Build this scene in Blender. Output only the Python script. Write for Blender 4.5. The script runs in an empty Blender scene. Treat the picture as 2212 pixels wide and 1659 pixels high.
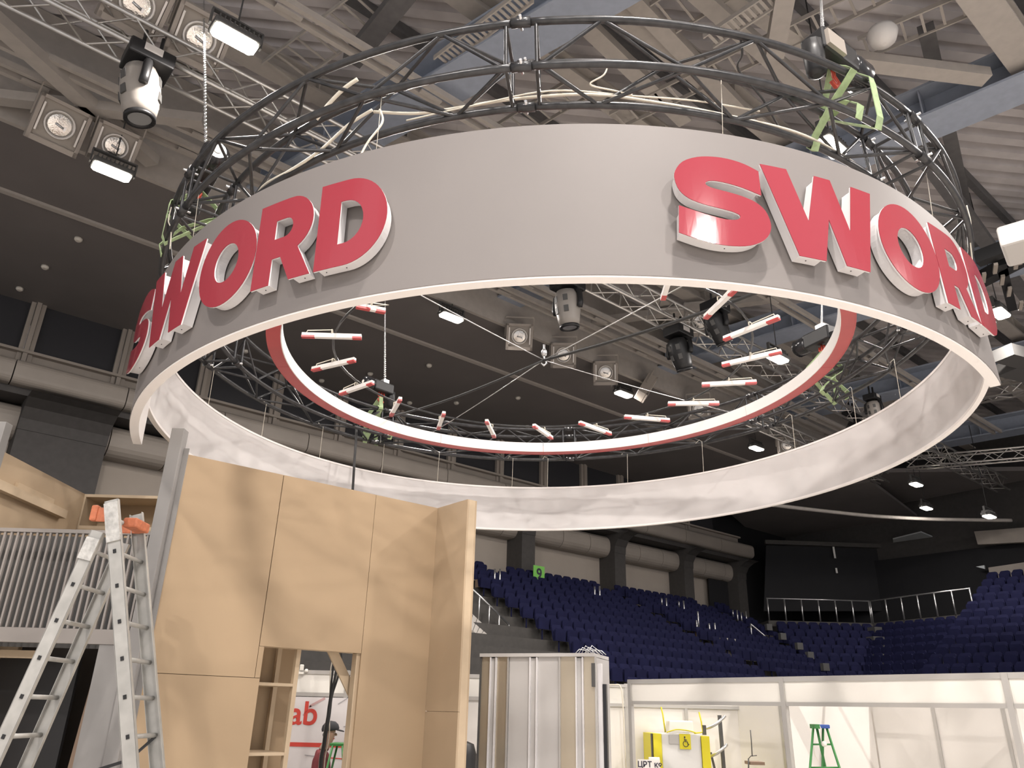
import bpy, bmesh, math, random
from mathutils import Vector, Matrix
random.seed(7)
SC = bpy.context.scene
COL = SC.collection

# ------------------------------------------------------------------ camera
IW, IH, FPX = 2212, 1659, 1665.0
PITCH, ROLL = math.radians(23.115), math.radians(1.454)
CAMZ = 2.0
cam_d = bpy.data.cameras.new('camera'); cam = bpy.data.objects.new('camera', cam_d); COL.objects.link(cam)
cam_d.sensor_fit = 'HORIZONTAL'; cam_d.sensor_width = 36.0; cam_d.lens = 36.0 * FPX / IW
cam_d.clip_start = 0.05; cam_d.clip_end = 300
_r = Vector((1, 0, 0)); _f = Vector((0, math.cos(PITCH), math.sin(PITCH))); _u = _r.cross(_f)
_x = _r * math.cos(ROLL) + _u * math.sin(ROLL)
_y = _u * math.cos(ROLL) - _r * math.sin(ROLL)
cam.matrix_world = Matrix(((_x.x, _y.x, -_f.x, 0), (_x.y, _y.y, -_f.y, 0), (_x.z, _y.z, -_f.z, CAMZ), (0, 0, 0, 1)))
SC.camera = cam

# ------------------------------------------------------------------ world, view, hall light
W = bpy.data.worlds.new('hall_ambient'); SC.world = W; W.use_nodes = True
W.node_tree.nodes['Background'].inputs[0].default_value = (0.97, 0.96, 0.99, 1)
W.node_tree.nodes['Background'].inputs[1].default_value = 0.78
SC.view_settings.view_transform = 'Standard'; SC.view_settings.look = 'None'
SC.view_settings.gamma = 1.0; SC.view_settings.use_curve_mapping = False
SC.view_settings.exposure = 0.0
SC.cycles.max_bounces = 4; SC.cycles.diffuse_bounces = 2; SC.cycles.glossy_bounces = 2; SC.cycles.transmission_bounces = 2
SC.cycles.adaptive_threshold = 0.09; SC.cycles.adaptive_min_samples = 16
SC.cycles.caustics_reflective = False; SC.cycles.caustics_refractive = False
FLOOD_W = 500.0            # base watts of a hall flood light, scaled for some lamps
FLOOD_C = (1.0, 0.93, 0.875)

# ------------------------------------------------------------------ measuring helpers
def ray(px, py):
    a, b = px - IW / 2, py - IH / 2
    return _x * a - _y * b + _f * FPX
O = Vector((0, 0, CAMZ))
def atz(px, py, z): r = ray(px, py); return O + r * ((z - CAMZ) / r.z)
def aty(px, py, y): r = ray(px, py); return O + r * (y / r.y)
def atp(px, py, P, n):
    r = ray(px, py); return O + r * ((Vector(P) - O).dot(n) / r.dot(n))
def atd(px, py, d): return O + ray(px, py).normalized() * d
def az(deg): a = math.radians(deg); return Vector((math.sin(a), math.cos(a), 0))
U, V = az(50.2), az(-39.8)
Z = Vector((0, 0, 1))
def uv(u, v, z): return U * u + V * v + Z * z
ROT_U = math.atan2(U.y, U.x)

# ------------------------------------------------------------------ materials
M = {}
def mat(name, col, rough=0.6, metal=0.0, var=0.0, scale=6.0, bump=0.0, stretch=None, spec=0.5, emit=None, trans=0.0, alpha=1.0, coat=0.0):
    m = bpy.data.materials.new(name); m.use_nodes = True
    nt = m.node_tree; b = nt.nodes['Principled BSDF']
    b.inputs['Base Color'].default_value = (*col, 1); b.inputs['Roughness'].default_value = rough
    b.inputs['Metallic'].default_value = metal; b.inputs['Specular IOR Level'].default_value = spec
    if coat: b.inputs['Coat Weight'].default_value = coat; b.inputs['Coat Roughness'].default_value = 0.05
    if trans: b.inputs['Transmission Weight'].default_value = trans
    if alpha < 1: b.inputs['Alpha'].default_value = alpha
    if emit:
        b.inputs['Emission Color'].default_value = (*emit[0], 1); b.inputs['Emission Strength'].default_value = emit[1]
    if var or bump:
        tc = nt.nodes.new('ShaderNodeTexCoord'); mp = nt.nodes.new('ShaderNodeMapping'); nz = nt.nodes.new('ShaderNodeTexNoise')
        nt.links.new(tc.outputs['Object'], mp.inputs[0]); nt.links.new(mp.outputs[0], nz.inputs['Vector'])
        if stretch: mp.inputs['Scale'].default_value = stretch
        nz.inputs['Scale'].default_value = scale; nz.inputs['Detail'].default_value = 2
        if var:
            rp = nt.nodes.new('ShaderNodeValToRGB')
            rp.color_ramp.elements[0].position = 0.3; rp.color_ramp.elements[1].position = 0.72
            rp.color_ramp.elements[0].color = (*[c * (1 - var) for c in col], 1)
            rp.color_ramp.elements[1].color = (*[min(1, c * (1 + var)) for c in col], 1)
            nt.links.new(nz.outputs['Fac'], rp.inputs[0]); nt.links.new(rp.outputs[0], b.inputs['Base Color'])
        if bump:
            bp = nt.nodes.new('ShaderNodeBump'); bp.inputs['Strength'].default_value = bump; bp.inputs['Distance'].default_value = 0.02
            nt.links.new(nz.outputs['Fac'], bp.inputs['Height']); nt.links.new(bp.outputs[0], b.inputs['Normal'])
    if emit: m.cycles.emission_sampling = 'NONE'
    M[name] = m; return m
mat('floor_grey', (0.62, 0.58, 0.54), 0.7, var=0.1, scale=1.5)
mat('deck', (0.72, 0.67, 0.66), 0.6, var=0.08, scale=2)
mat('beam_beige', (0.46, 0.42, 0.38), 0.55, var=0.05)
mat('beam_blue', (0.36, 0.40, 0.48), 0.5, var=0.06)
mat('beam_dark', (0.13, 0.125, 0.125), 0.6, var=0.1)
mat('soffit', (0.18, 0.162, 0.155), 0.8, var=0.05, scale=0.7)
mat('wall_beige', (0.40, 0.35, 0.30), 0.8, var=0.04, scale=1)
mat('duct', (0.34, 0.30, 0.26), 0.55, var=0.05, scale=1.2)
mat('column_dark', (0.06, 0.055, 0.052), 0.7, var=0.1)
mat('window_dark', (0.05, 0.05, 0.055), 0.25)
mat('alu', (0.72, 0.69, 0.65), 0.35, 0.85, var=0.06)
mat('alu_dull', (0.46, 0.45, 0.42), 0.45, 0.3, var=0.13, scale=9, bump=0.03)
mat('truss_black', (0.045, 0.045, 0.047), 0.28, 0.25, var=0.3, scale=14)
mat('black', (0.016, 0.016, 0.017), 0.45)
mat('black_gloss', (0.02, 0.02, 0.022), 0.2)
mat('grey_dark', (0.09, 0.088, 0.085), 0.5)
mat('band_grey', (0.215, 0.195, 0.185), 0.62, var=0.03, scale=1.3, bump=0.015)
mat('band_white', (0.68, 0.655, 0.64), 0.55, var=0.05, scale=2.2, bump=0.12)
mat('lip_white', (0.90, 0.86, 0.83), 0.5)
mat('letter_red', (0.34, 0.045, 0.062), 0.10, spec=0.4)
mat('letter_white', (0.82, 0.80, 0.80), 0.4)
mat('hoop_red', (0.52, 0.075, 0.075), 0.3, var=0.08, scale=3)
mat('screw', (0.12, 0.11, 0.11), 0.4, 0.8)
mat('sling_green', (0.36, 0.47, 0.25), 0.7, var=0.15, scale=20)
mat('sling_yellow', (0.62, 0.66, 0.30), 0.7)
mat('cable_white', (0.80, 0.74, 0.62), 0.5)
mat('cable_black', (0.03, 0.03, 0.03), 0.5)
mat('steel', (0.62, 0.62, 0.62), 0.3, 0.9)
mat('shackle_red', (0.6, 0.08, 0.05), 0.4)
mat('mdf', (0.41, 0.300, 0.190), 0.72, var=0.03, scale=1.6, spec=0.3)
mat('mdf_edge', (0.55, 0.43, 0.295), 0.75, var=0.06, scale=6)
mat('mdf_pale', (0.47, 0.355, 0.235), 0.72, var=0.05, scale=2)
mat('frame_grey', (0.27, 0.26, 0.25), 0.6, var=0.04)
mat('slat_grey', (0.29, 0.265, 0.245), 0.6)
mat('panel_white', (0.88, 0.84, 0.785), 0.6, var=0.02, scale=1)
mat('fascia_white', (0.92, 0.89, 0.82), 0.5)
mat('rail_alu', (0.58, 0.56, 0.53), 0.4, 0.4)
mat('cab_grey', (0.58, 0.56, 0.54), 0.45)
mat('cab_gold', (0.60, 0.52, 0.40), 0.33, 0.6, var=0.05, scale=3, stretch=(1, 1, 0.1))
mat('yellow', (0.80, 0.70, 0.03), 0.5)
mat('orange', (0.55, 0.17, 0.08), 0.6, var=0.15, scale=30)
mat('lift_white', (0.80, 0.79, 0.76), 0.5)
mat('green_paint', (0.05, 0.24, 0.06), 0.45)
mat('blue_plastic', (0.04, 0.10, 0.38), 0.5)
mat('seat_blue', (0.012, 0.013, 0.045), 0.8, var=0.15, scale=3, spec=0.12)
mat('concrete', (0.36, 0.32, 0.28), 0.8, var=0.08, scale=1.5)
mat('concrete_dark', (0.07, 0.065, 0.06), 0.85, var=0.1)
mat('step_wood', (0.30, 0.21, 0.15), 0.7, var=0.1)
mat('step_pale', (0.52, 0.49, 0.45), 0.7)
mat('sign_green', (0.20, 0.55, 0.10), 0.6)
mat('stage_black', (0.008, 0.008, 0.010), 0.8, var=0.15, scale=0.8)
mat('lamp_box', (0.34, 0.30, 0.26), 0.5)
mat('lamp_frame', (0.36, 0.315, 0.275), 0.45)
mat('reflector', (0.75, 0.72, 0.68), 0.15, 0.95, bump=0.3, scale=30)
mat('lens_glass', (0.62, 0.62, 0.62), 0.08, 0.6)
mat('lens_ring', (0.78, 0.74, 0.70), 0.4, 0.2)
mat('head_white', (0.34, 0.31, 0.28), 0.45)
mat('flood_lens', (1, 0.96, 0.88), 0.4, emit=((1.0, 0.93, 0.80), 26.0))
mat('poster', (0.80, 0.76, 0.75), 0.55, var=0.02)
mat('poster_red', (0.66, 0.07, 0.05), 0.55)
mat('poster_faint', (0.62, 0.40, 0.39), 0.55)
mat('grey_print', (0.42, 0.40, 0.41), 0.6)
mat('skin', (0.50, 0.30, 0.22), 0.55)
mat('maroon', (0.19, 0.035, 0.04), 0.8, var=0.15, scale=12)
mat('trousers', (0.05, 0.045, 0.05), 0.8)
mat('cap', (0.03, 0.03, 0.035), 0.7)
mat('phone', (0.02, 0.02, 0.025), 0.2)
mat('wrap', (0.55, 0.54, 0.51), 0.15, var=0.2, scale=25, bump=0.5, spec=0.8)
mat('paper', (0.85, 0.82, 0.78), 0.6)
mat('ink', (0.03, 0.025, 0.05), 0.6)
mat('downlight', (0.75, 0.70, 0.62), 0.5)
mat('speaker_white', (0.72, 0.69, 0.66), 0.5)
mat('painted_daylight', (0.62, 0.66, 0.68), 0.7)  # pale blue that paints daylight onto pieces at the stage end

# ------------------------------------------------------------------ mesh builders
class MB:
    def __init__(s): s.v = []; s.f = []; s.sm = []
    def add(s, vs, fs, smooth=False):
        o = len(s.v); s.v += [Vector(p) for p in vs]
        s.f += [tuple(i + o for i in f) for f in fs]; s.sm += [smooth] * len(fs); return s
    def box(s, c, sz, rz=0.0, R=None):
        R = R or Matrix.Rotation(rz, 3, 'Z'); c = Vector(c); h = [k / 2 for k in sz]
        vs = [c + R @ Vector((a * h[0], b * h[1], d * h[2])) for d in (-1, 1) for b in (-1, 1) for a in (-1, 1)]
        return s.add(vs, [(0, 2, 3, 1), (4, 5, 7, 6), (0, 1, 5, 4), (2, 6, 7, 3), (0, 4, 6, 2), (1, 3, 7, 5)])
    def bbox(s, a, b):
        return s.box([(a[i] + b[i]) / 2 for i in range(3)], [abs(b[i] - a[i]) for i in range(3)])
    def beam(s, p, q, w, h, up=Z):           # rectangular bar from p to q: w across, h along up
        p, q = Vector(p), Vector(q); d = (q - p).normalized()
        a = d.cross(up)
        if a.length < 1e-4: a = d.cross(Vector((1, 0, 0)))
        a.normalize(); b = a.cross(d).normalized()
        vs = []
        for c in (p, q):
            for i, j in ((-1, -1), (1, -1), (1, 1), (-1, 1)): vs.append(c + a * (i * w / 2) + b * (j * h / 2))
        return s.add(vs, [(0, 1, 2, 3), (7, 6, 5, 4), (0, 4, 5, 1), (1, 5, 6, 2), (2, 6, 7, 3), (3, 7, 4, 0)])
    def tube(s, p, q, r, n=8, r2=None, cap=True):
        return s.path([p, q], r, n, cap, r2=r2)
    def path(s, pts, r, n=8, cap=True, closed=False, r2=None):
        pts = [Vector(p) for p in pts]; N = len(pts); vs = []; ref = None
        for i, p in enumerate(pts):
            if closed: d = pts[(i + 1) % N] - pts[i - 1]
            else: d = pts[min(i + 1, N - 1)] - pts[max(i - 1, 0)]
            d.normalize()
            if ref is None:
                ref = d.cross(Z)
                if ref.length < 1e-3: ref = d.cross(Vector((1, 0, 0)))
            a = (ref - d * ref.dot(d)).normalized(); ref = a; b = d.cross(a)
            rr = r if r2 is None else r + (r2 - r) * i / (N - 1)
            for k in range(n):
                t = 2 * math.pi * k / n; vs.append(p + a * (math.cos(t) * rr) + b * (math.sin(t) * rr))
        fs = []
        for i in range(N if closed else N - 1):
            j = (i + 1) % N
            for k in range(n): fs.append((i * n + k, i * n + (k + 1) % n, j * n + (k + 1) % n, j * n + k))
        s.add(vs, fs, True)
        if cap and not closed:
            o = len(s.v) - len(vs)
            s.f += [tuple(o + k for k in reversed(range(n))), tuple(o + (N - 1) * n + k for k in range(n))]; s.sm += [False] * 2
        return s
    def ribbon(s, pts, w, t, side):           # flat strap along pts, width w along side
        side = Vector(side).normalized(); pts = [Vector(p) for p in pts]; N = len(pts); vs = []
        for i, p in enumerate(pts):
            d = (pts[min(i + 1, N - 1)] - pts[max(i - 1, 0)]).normalized()
            a = (side - d * side.dot(d)).normalized(); b = d.cross(a)
            for k, l in ((-1, -1), (1, -1), (1, 1), (-1, 1)): vs.append(p + a * (k * w / 2) + b * (l * t / 2))
        fs = [(3, 2, 1, 0), tuple((N - 1) * 4 + k for k in range(4))]
        for i in range(N - 1):
            for k in range(4): fs.append((i * 4 + k, i * 4 + (k + 1) % 4, i * 4 + 4 + (k + 1) % 4, i * 4 + 4 + k))
        return s.add(vs, fs)
    def prism(s, poly, d):                     # planar polygon (3-D points) pushed along vector d
        poly = [Vector(p) for p in poly]; n = len(poly); d = Vector(d)
        vs = poly + [p + d for p in poly]
        fs = [tuple(range(n)), tuple(reversed(range(n, 2 * n)))] + [(i, n + i, n + (i + 1) % n, (i + 1) % n) for i in range(n)]
        return s.add(vs, fs)
    def lathe(s, c, prof, axis=Z, n=20, smooth=True):   # prof [(r, h)] about axis through c
        axis = Vector(axis).normalized(); a = axis.cross(Vector((0, 0, 1)))
        if a.length < 1e-3: a = axis.cross(Vector((1, 0, 0)))
        a.normalize(); b = axis.cross(a); c = Vector(c); vs = []
        for r, h in prof:
            for k in range(n):
                t = 2 * math.pi * k / n; vs.append(c + axis * h + a * (r * math.cos(t)) + b * (r * math.sin(t)))
        fs = [(i * n + k, i * n + (k + 1) % n, i * n + n + (k + 1) % n, i * n + n + k) for i in range(len(prof) - 1) for k in range(n)]
        fs += [tuple(reversed(range(n))), tuple((len(prof) - 1) * n + k for k in range(n))]
        o = len(s.f); s.add(vs, fs, smooth); s.sm[-1] = s.sm[-2] = False
        return s
    def mesh(s, name, off=None):
        me = bpy.data.meshes.new(name); off = off or Vector()
        me.from_pydata([p - off for p in s.v], [], s.f); me.polygons.foreach_set('use_smooth', s.sm)
        bm = bmesh.new(); bm.from_mesh(me); bmesh.ops.recalc_face_normals(bm, faces=bm.faces); bm.to_mesh(me); bm.free()
        me.update(); return me
    def build(s, name, m, parent=None, local=False, bevel=0.0):
        off = Vector()
        if parent is not None and not local: off = wloc(parent)
        me = s.mesh(name, off); me.materials.append(M[m]); o = bpy.data.objects.new(name, me); COL.objects.link(o)
        if parent is not None: o.parent = parent
        if bevel:
            b = o.modifiers.new('bevel', 'BEVEL'); b.width = bevel; b.segments = 2; b.limit_method = 'ANGLE'
        return o
def wloc(o):
    p = Vector(o.location)
    while o.parent: o = o.parent; p += o.location
    return p
def tag(o, label=None, cat=None, group=None, kind=None):
    if label: o['label'] = label
    if cat: o['category'] = cat
    if group: o['group'] = group
    if kind: o['kind'] = kind
    return o
def thing(name, label, cat, loc=(0, 0, 0), group=None, rot=None):
    o = bpy.data.objects.new(name, None); o.empty_display_size = 0.1; COL.objects.link(o); o.location = loc
    if rot: o.rotation_euler = rot
    return tag(o, label, cat, group)
def struct(mb, name, m): return tag(mb.build(name, m), kind='structure')
def inst(name, me, parent=None, loc=(0, 0, 0), rot=(0, 0, 0)):
    o = bpy.data.objects.new(name, me); COL.objects.link(o); o.location = loc; o.rotation_euler = rot
    if parent is not None: o.parent = parent
    return o
def copy_tree(o, parent=None):
    c = o.copy(); COL.objects.link(c); c.parent = parent
    for ch in list(o.children): copy_tree(ch, c)
    return c
def withmat(me, m): me.materials.clear(); me.materials.append(M[m]); return me
def text_mesh(s, size, depth=0.004, bold=0.0):
    cu = bpy.data.curves.new('lettering', 'FONT'); cu.body = s; cu.size = size; cu.extrude = depth; cu.offset = bold
    cu.align_x = 'CENTER'; cu.align_y = 'CENTER'
    ob = bpy.data.objects.new('lettering', cu); COL.objects.link(ob)
    dg = bpy.context.evaluated_depsgraph_get(); me = bpy.data.meshes.new_from_object(ob.evaluated_get(dg))
    bpy.data.objects.remove(ob); bpy.data.curves.remove(cu); return me
def face_rot(n):                                # text plane: local +Z -> n, local +Y -> up
    n = Vector(n).normalized(); x = Z.cross(n).normalized(); y = n.cross(x)
    return Matrix((x, y, n)).transposed().to_euler()

# ================================================================== THE HALL
SZ = 13.1                                        # height of the side soffit
struct(MB().bbox((-45, -14, -0.3), (55, 80, 0.0)), 'floor', 'floor_grey')
# corrugated roof deck
def deck():
    m = MB(); d = az(84); n = az(-6); z0 = 16.2; p = 0.5; L = 48; k0, k1 = -39, 76
    c0 = uv(16, 8, 0); prof = []
    for k in range(k0, k1):
        for a, h in ((0, 0), (0.24, 0), (0.30, 0.2), (0.44, 0.2)): prof.append((k * p + a, h))
    vs = []
    for a, h in prof:
        for e in (-L, L): vs.append(c0 + n * a + d * e + Z * (z0 + h))
    fs = [(2 * i, 2 * i + 1, 2 * i + 3, 2 * i + 2) for i in range(len(prof) - 1)]
    m.add(vs, fs); me_o = m.build('ceiling', 'deck'); tag(me_o, kind='structure')
    s = me_o.modifiers.new('thick', 'SOLIDIFY'); s.thickness = 0.03; s.offset = 1
deck()
# side soffit (flat dark ceiling along the stand) and the wall under it
S0, S1 = -16.0, 38.0
struct(MB().prism([uv(S0, 16.6, SZ), uv(S1, 16.6, SZ), uv(S1, 27, SZ), uv(S0, 27, SZ)], Z * 0.25), 'ceiling_soffit', 'soffit')
struct(MB().prism([uv(S0, 16.5, SZ - .05), uv(S1, 16.5, SZ - .05), uv(S1, 16.62, SZ - .05), uv(S0, 16.62, SZ - .05)], Z * 3.1), 'trim_1', 'beam_beige')
struct(MB().beam(uv(S0, 19.35, SZ - .03), uv(S1, 19.35, SZ - .03), 0.16, 0.07), 'trim_2', 'beam_beige')
# upper wall: dark glazing between pilasters, parapet, ledge
struct(MB().prism([uv(S0, 25.2, 10.2), uv(S1, 25.2, 10.2), uv(S1, 25.2, 11.45), uv(S0, 25.2, 11.45)], V * 0.4), 'wall_parapet', 'wall_beige')
struct(MB().prism([uv(S0, 25.0, 11.42), uv(S1, 25.0, 11.42), uv(S1, 25.0, 11.5), uv(S0, 25.0, 11.5)], V * 0.3), 'trim_3', 'wall_beige')
k = 0
for i in range(20):
    u0 = S0 + i * 2.6
    if u0 > S1 - 2: break
    k += 1
    w = tag(MB().prism([uv(u0 + .15, 25.3, 11.5), uv(u0 + 2.45, 25.3, 11.5), uv(u0 + 2.45, 25.3, SZ), uv(u0 + .15, 25.3, SZ)], V * 0.05).build('window_%d' % k, 'window_dark'), kind='structure')
    wp = MB()
    for du, dw in ((-.14, .1), (0.0, .1), (.14, .1)): wp.beam(uv(u0 + du, 25.12 if du == 0 else 25.2, 10.9), uv(u0 + du, 25.12 if du == 0 else 25.2, SZ), .14, .12, U)
    wp.build('pilaster', 'wall_beige', w)
# rounded ledge duct in segments
def rounded(u0, u1, v, z, h, d, r=0.22, n=5):
    pr = [(0, h)] + [(-d + r - r * math.sin(math.pi / 2 * i / n), h - r + r * math.cos(math.pi / 2 * i / n)) for i in range(n + 1)]
    pr += [(-d + r - r * math.cos(math.pi / 2 * i / n), r - r * math.sin(math.pi / 2 * i / n)) for i in range(n + 1)] + [(0, 0)]
    return MB().prism([uv(u0, v + a, z + b) for a, b in pr], U * (u1 - u0))
dk = thing('ledge_duct', 'long rounded beige air duct along the wall below the dark windows', 'duct', uv(S0, 25, 10.2))
u0 = S0
while u0 < S1 - .1:
    rounded(u0, u0 + 2.97, 25.2, 10.2, 0.72, 1.0).build('duct_segment', 'duct', dk); u0 += 3.0
# recess below, lower wall with its round duct and dark piers
struct(MB().prism([uv(S0, 24.6, 10.0), uv(S1, 24.6, 10.0), uv(S1, 27, 10.0), uv(S0, 27, 10.0)], Z * 0.2), 'ceiling_recess', 'column_dark')
struct(MB().prism([uv(S0, 25.9, 0), uv(S1 + 6, 25.9, 0), uv(S1 + 6, 25.9, 10.0), uv(S0, 25.9, 10.0)], V * 0.3), 'wall_back', 'wall_beige')
dk = thing('wall_duct', 'rounded beige duct running behind the dark piers above the lower wall', 'duct', uv(S0, 25.9, 9.0))
u0 = S0
while u0 < S1 - .1:
    rounded(u0, u0 + 1.72, 25.9, 8.95, 1.0, 0.75, 0.42).build('duct_segment', 'duct', dk); u0 += 1.75
PIERS = [(3.7, 2.35, 'wide dark pier on the left wall above the slatted screen'), (9.2, .7, 'dark pier behind the back of the ring'), (15.3, .7, 'dark pier hidden mostly by the ring back'), (21.9, .75, 'dark pier carrying the green number sign'),
         (27.7, .75, 'dark pier between the number sign and the aisle'), (32.9, .75, 'dark pier standing over the aisle steps'), (37.6, .8, 'dark pier at the corner next to the black stage curtain')]
for u0, w, lb in PIERS:
    t = thing('pier', lb, 'pier', uv(u0, 25, 0), 'dark piers along the back wall')
    MB().prism([uv(u0 - w / 2, 24.9, 4), uv(u0 + w / 2, 24.9, 4), uv(u0 + w / 2, 24.9, 9.7), uv(u0 - w / 2, 24.9, 9.7)], V * 1.0).build('shaft', 'column_dark', t)
    hp = [(1.0, 10.0), (-.9, 10.0), (-.55, 9.92), (-.22, 9.72), (-.03, 9.42), (0, 9.1), (1.0, 9.1)]
    MB().prism([uv(u0 - w / 2 - .01, 24.88 + a, b) for a, b in hp], U * (w + .02)).build('haunch', 'column_dark', t)
# small downlights in the soffit
for x, y in ((170, 515), (98, 575), (43, 622), (927, 788), (800, 806), (1119, 858), (531, 757), (695, 821), (885, 869), (986, 869), (1140, 920)):
    P = atz(x, y, SZ)
    if P.dot(V) > 25: continue
    tag(MB().lathe(P, [(.06, -.09), (.10, -.05), (.10, 0)], Z, 12).build('downlight', 'downlight'), 'small round downlight set in the dark soffit', 'downlight', 'downlights in the soffit')

# ---- roof steel
def girder(name, p, q, w, h, m, label, t=.06):
    g = thing(name, label, 'beam', p)
    d = (Vector(q) - Vector(p)).normalized(); a = d.cross(Z).normalized()
    for s in (-1, 1): MB().beam(p + Z * (s * (h - t) / 2), q + Z * (s * (h - t) / 2), w, t).build('flange', m, g)
    MB().beam(p, q, .05, h - 2 * t).build('web', m, g)
    n = int((q - p).length / 2.4)
    for i in range(1, n): MB().box(p + d * (i * 2.4), (.03, w * .9, h - 2 * t), math.atan2(d.y, d.x)).build('stiffener', m, g)
    return g
GD = [((5.0, 18.5), (9.2, -1.0), 'blue-grey roof girder above the left part of the ring'), ((12.9, 21), (16.3, -3), 'blue-grey roof girder behind the right-hand chain hoist'),
      ((20.6, 21), (24.0, -3), 'blue-grey roof girder seen through the right half of the ring'), ((28.3, 21), (31.7, -3), 'blue-grey roof girder to the right of the ring'), ((36, 21), (39.4, -3), 'farthest blue-grey roof girder over the stage end')]
for (a, b), (c, d), lb in GD: girder('roof_girder', uv(a, b, 14.3), uv(c, d, 14.3), .95, .8, 'beam_blue', lb)
girder('roof_girder', uv(-14, 2.4, 14.4), uv(42, 2.4, 14.4), .6, .55, 'beam_beige', 'beige roof beam crossing the upper right corner')
girder('roof_girder', uv(-14, 7.4, 15.2), uv(42, 7.4, 15.2), .45, .5, 'beam_beige', 'beige roof beam passing above the front of the ring')
girder('roof_girder', uv(-14, 9.4, 15.3), uv(42, 9.4, 15.3), .42, .45, 'beam_beige', 'beige roof beam between the truss and the ring front')
girder('roof_girder', uv(-14, 13.6, 15.2), uv(42, 13.6, 15.2), .45, .5, 'beam_beige', 'beige roof beam over the lighting truss')
BR = [((-60, 0), (330, 350), 13.3, .34, 'diagonal pale brace beam in the upper left corner'), ((-60, 203), (440, 262), 13.3, .26, 'pale brace beam crossing the upper left corner'),
      ((1700, -40), (1672, 120), 14.0, .35, 'short beige brace ending in a gusset above the ring'), ((1840, 130), (2130, 166), 14.1, .32, 'thin beige brace left of the gusset in the upper right'),
      ((880, -20), (760, 130), 14.6, .4, 'dark brace beam above the left arc of the truss'), ((1500, -20), (1760, 210), 14.8, .34, 'beige brace beam running behind the right chain hoist'),
      ((1560, -20), (1790, 130), 15.0, .3, 'upper beige brace beam left of the chain'), ((1350, -20), (1620, 260), 14.9, .34, 'beige brace beam over the middle of the ring'),
      ((1960, 290), (2230, 660), 14.2, .34, 'dark brace beam in the right roof bay'), ((1210, 0), (1480, 260), 15.0, .34, 'beige brace beam above the front banner'),
      ((2000, 60), (2110, 560), 14.8, .3, 'brown brace beam in the corrugated bay on the right'), ((1420, 640), (1700, 880), 14.9, .4, 'brace beam seen through the ring near the red hoop'),
      ((1250, 700), (1700, 640), 14.6, .3, 'cross brace seen through the ring opening'), ((1830, 1010), (2160, 1190), 13.6, .3, 'brace beam over the far right flood lights')]
for (a, b), (c, d), z, w, lb in BR:
    p, q = atz(a, b, z), atz(c, d, z)
    tag(MB().beam(p, q, w, .22).build('brace_beam', 'beam_beige' if 'dark' not in lb and 'brown' not in lb else 'beam_dark'), lb, 'beam', 'diagonal roof braces')
# purlins under the deck
for i, v in enumerate([-4 + 3.1 * j for j in range(10)]):
    tag(MB().beam(uv(-16, v, 15.95), uv(42.8, v, 15.95), .16, .3).build('purlin', 'beam_dark'), 'dark steel purlin running under the corrugated roof', 'beam', 'roof purlins')
# ladder trays and perforated trays across the roof
def tray(p, q, w, label, perforated=False):
    t = thing('cable_tray', label, 'cable tray', p, 'cable trays under the roof')
    d = (q - p).normalized(); a = d.cross(Z).normalized(); L = (q - p).length
    for s in (-1, 1): MB().beam(p + a * (s * w / 2), q + a * (s * w / 2), .03, .1).build('side_rail', 'beam_beige', t)
    m = MB(); st = .12 if perforated else .35
    for i in range(int(L / st)):
        c = p + d * (i * st + .1); m.beam(c - a * w / 2, c + a * w / 2, .06 if perforated else .05, .02)
    tag(m.build('rungs', 'beam_beige', t), kind='stuff')
tray(atz(1330, 260, 14.9), atz(1990, -60, 14.9), .55, 'ladder tray over the right half of the truss ring')
tray(atz(1860, 105, 14.7), atz(2230, -50, 14.7), .6, 'ladder tray in the upper right roof bay')
tray(atz(1400, 60, 14.9), atz(1560, -40, 14.9), .9, 'wide ladder tray at the top edge right of centre')
tray(atz(950, 135, 14.0), atz(1140, -10, 14.0), .32, 'perforated tray left of the top of the ring', True)
tray(atz(1530, 90, 14.0), atz(1680, -10, 14.0), .34, 'perforated tray between the braces at the top edge', True)
tray(atz(1070, 300, 15.2), atz(1250, 190, 15.2), .7, 'ladder tray seen between the truss chords')
tray(atz(600, 160, 14.8), atz(860, -30, 14.8), .8, 'ladder tray above the left arc of the truss ring')
tray(atz(1680, 330, 15), atz(1560, 400, 15), .7, 'ladder tray hidden behind the banner top')
# ---- bright aluminium lighting trusses
def box_truss(name, p, q, s, label, lace=.55, r=.042, rl=.019):
    t = thing(name, label, 'truss', p); p, q = Vector(p), Vector(q); d = (q - p).normalized(); a = d.cross(Z).normalized(); L = (q - p).length
    C4 = [(-.5, -.5), (.5, -.5), (.5, .5), (-.5, .5)]
    for i, j in C4: MB().tube(p + a * (i * s) + Z * (j * s), q + a * (i * s) + Z * (j * s), r, 8).build('chord', 'alu', t)
    n = int(L / lace)
    for f in range(4):
        (i0, j0), (i1, j1) = C4[f], C4[(f + 1) % 4]; m = MB()
        for k in range(n):
            A = p + d * (k * lace); B = p + d * ((k + 1) * lace)
            P0 = a * (i0 * s) + Z * (j0 * s); P1 = a * (i1 * s) + Z * (j1 * s)
            if k % 2: P0, P1 = P1, P0
            m.tube(A + P0, B + P1, rl, 5, cap=False)
        tag(m.build('lacing', 'alu', t), kind='stuff')
    return t
box_truss('lighting_truss', uv(-6, 11.75, 12.35), uv(40, 12.0, 12.35), .55, 'long bright aluminium lighting truss crossing behind the ring')
box_truss('lighting_truss', uv(27.5, 8.5, 12.3), uv(30.2, -3, 12.3), .45, 'aluminium truss running out at the right edge of the picture')
box_truss('lighting_truss', uv(33.5, 13.5, 12.3), uv(37.5, 5.5, 12.3), .45, 'far aluminium truss above the three right-hand flood lights')
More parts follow.
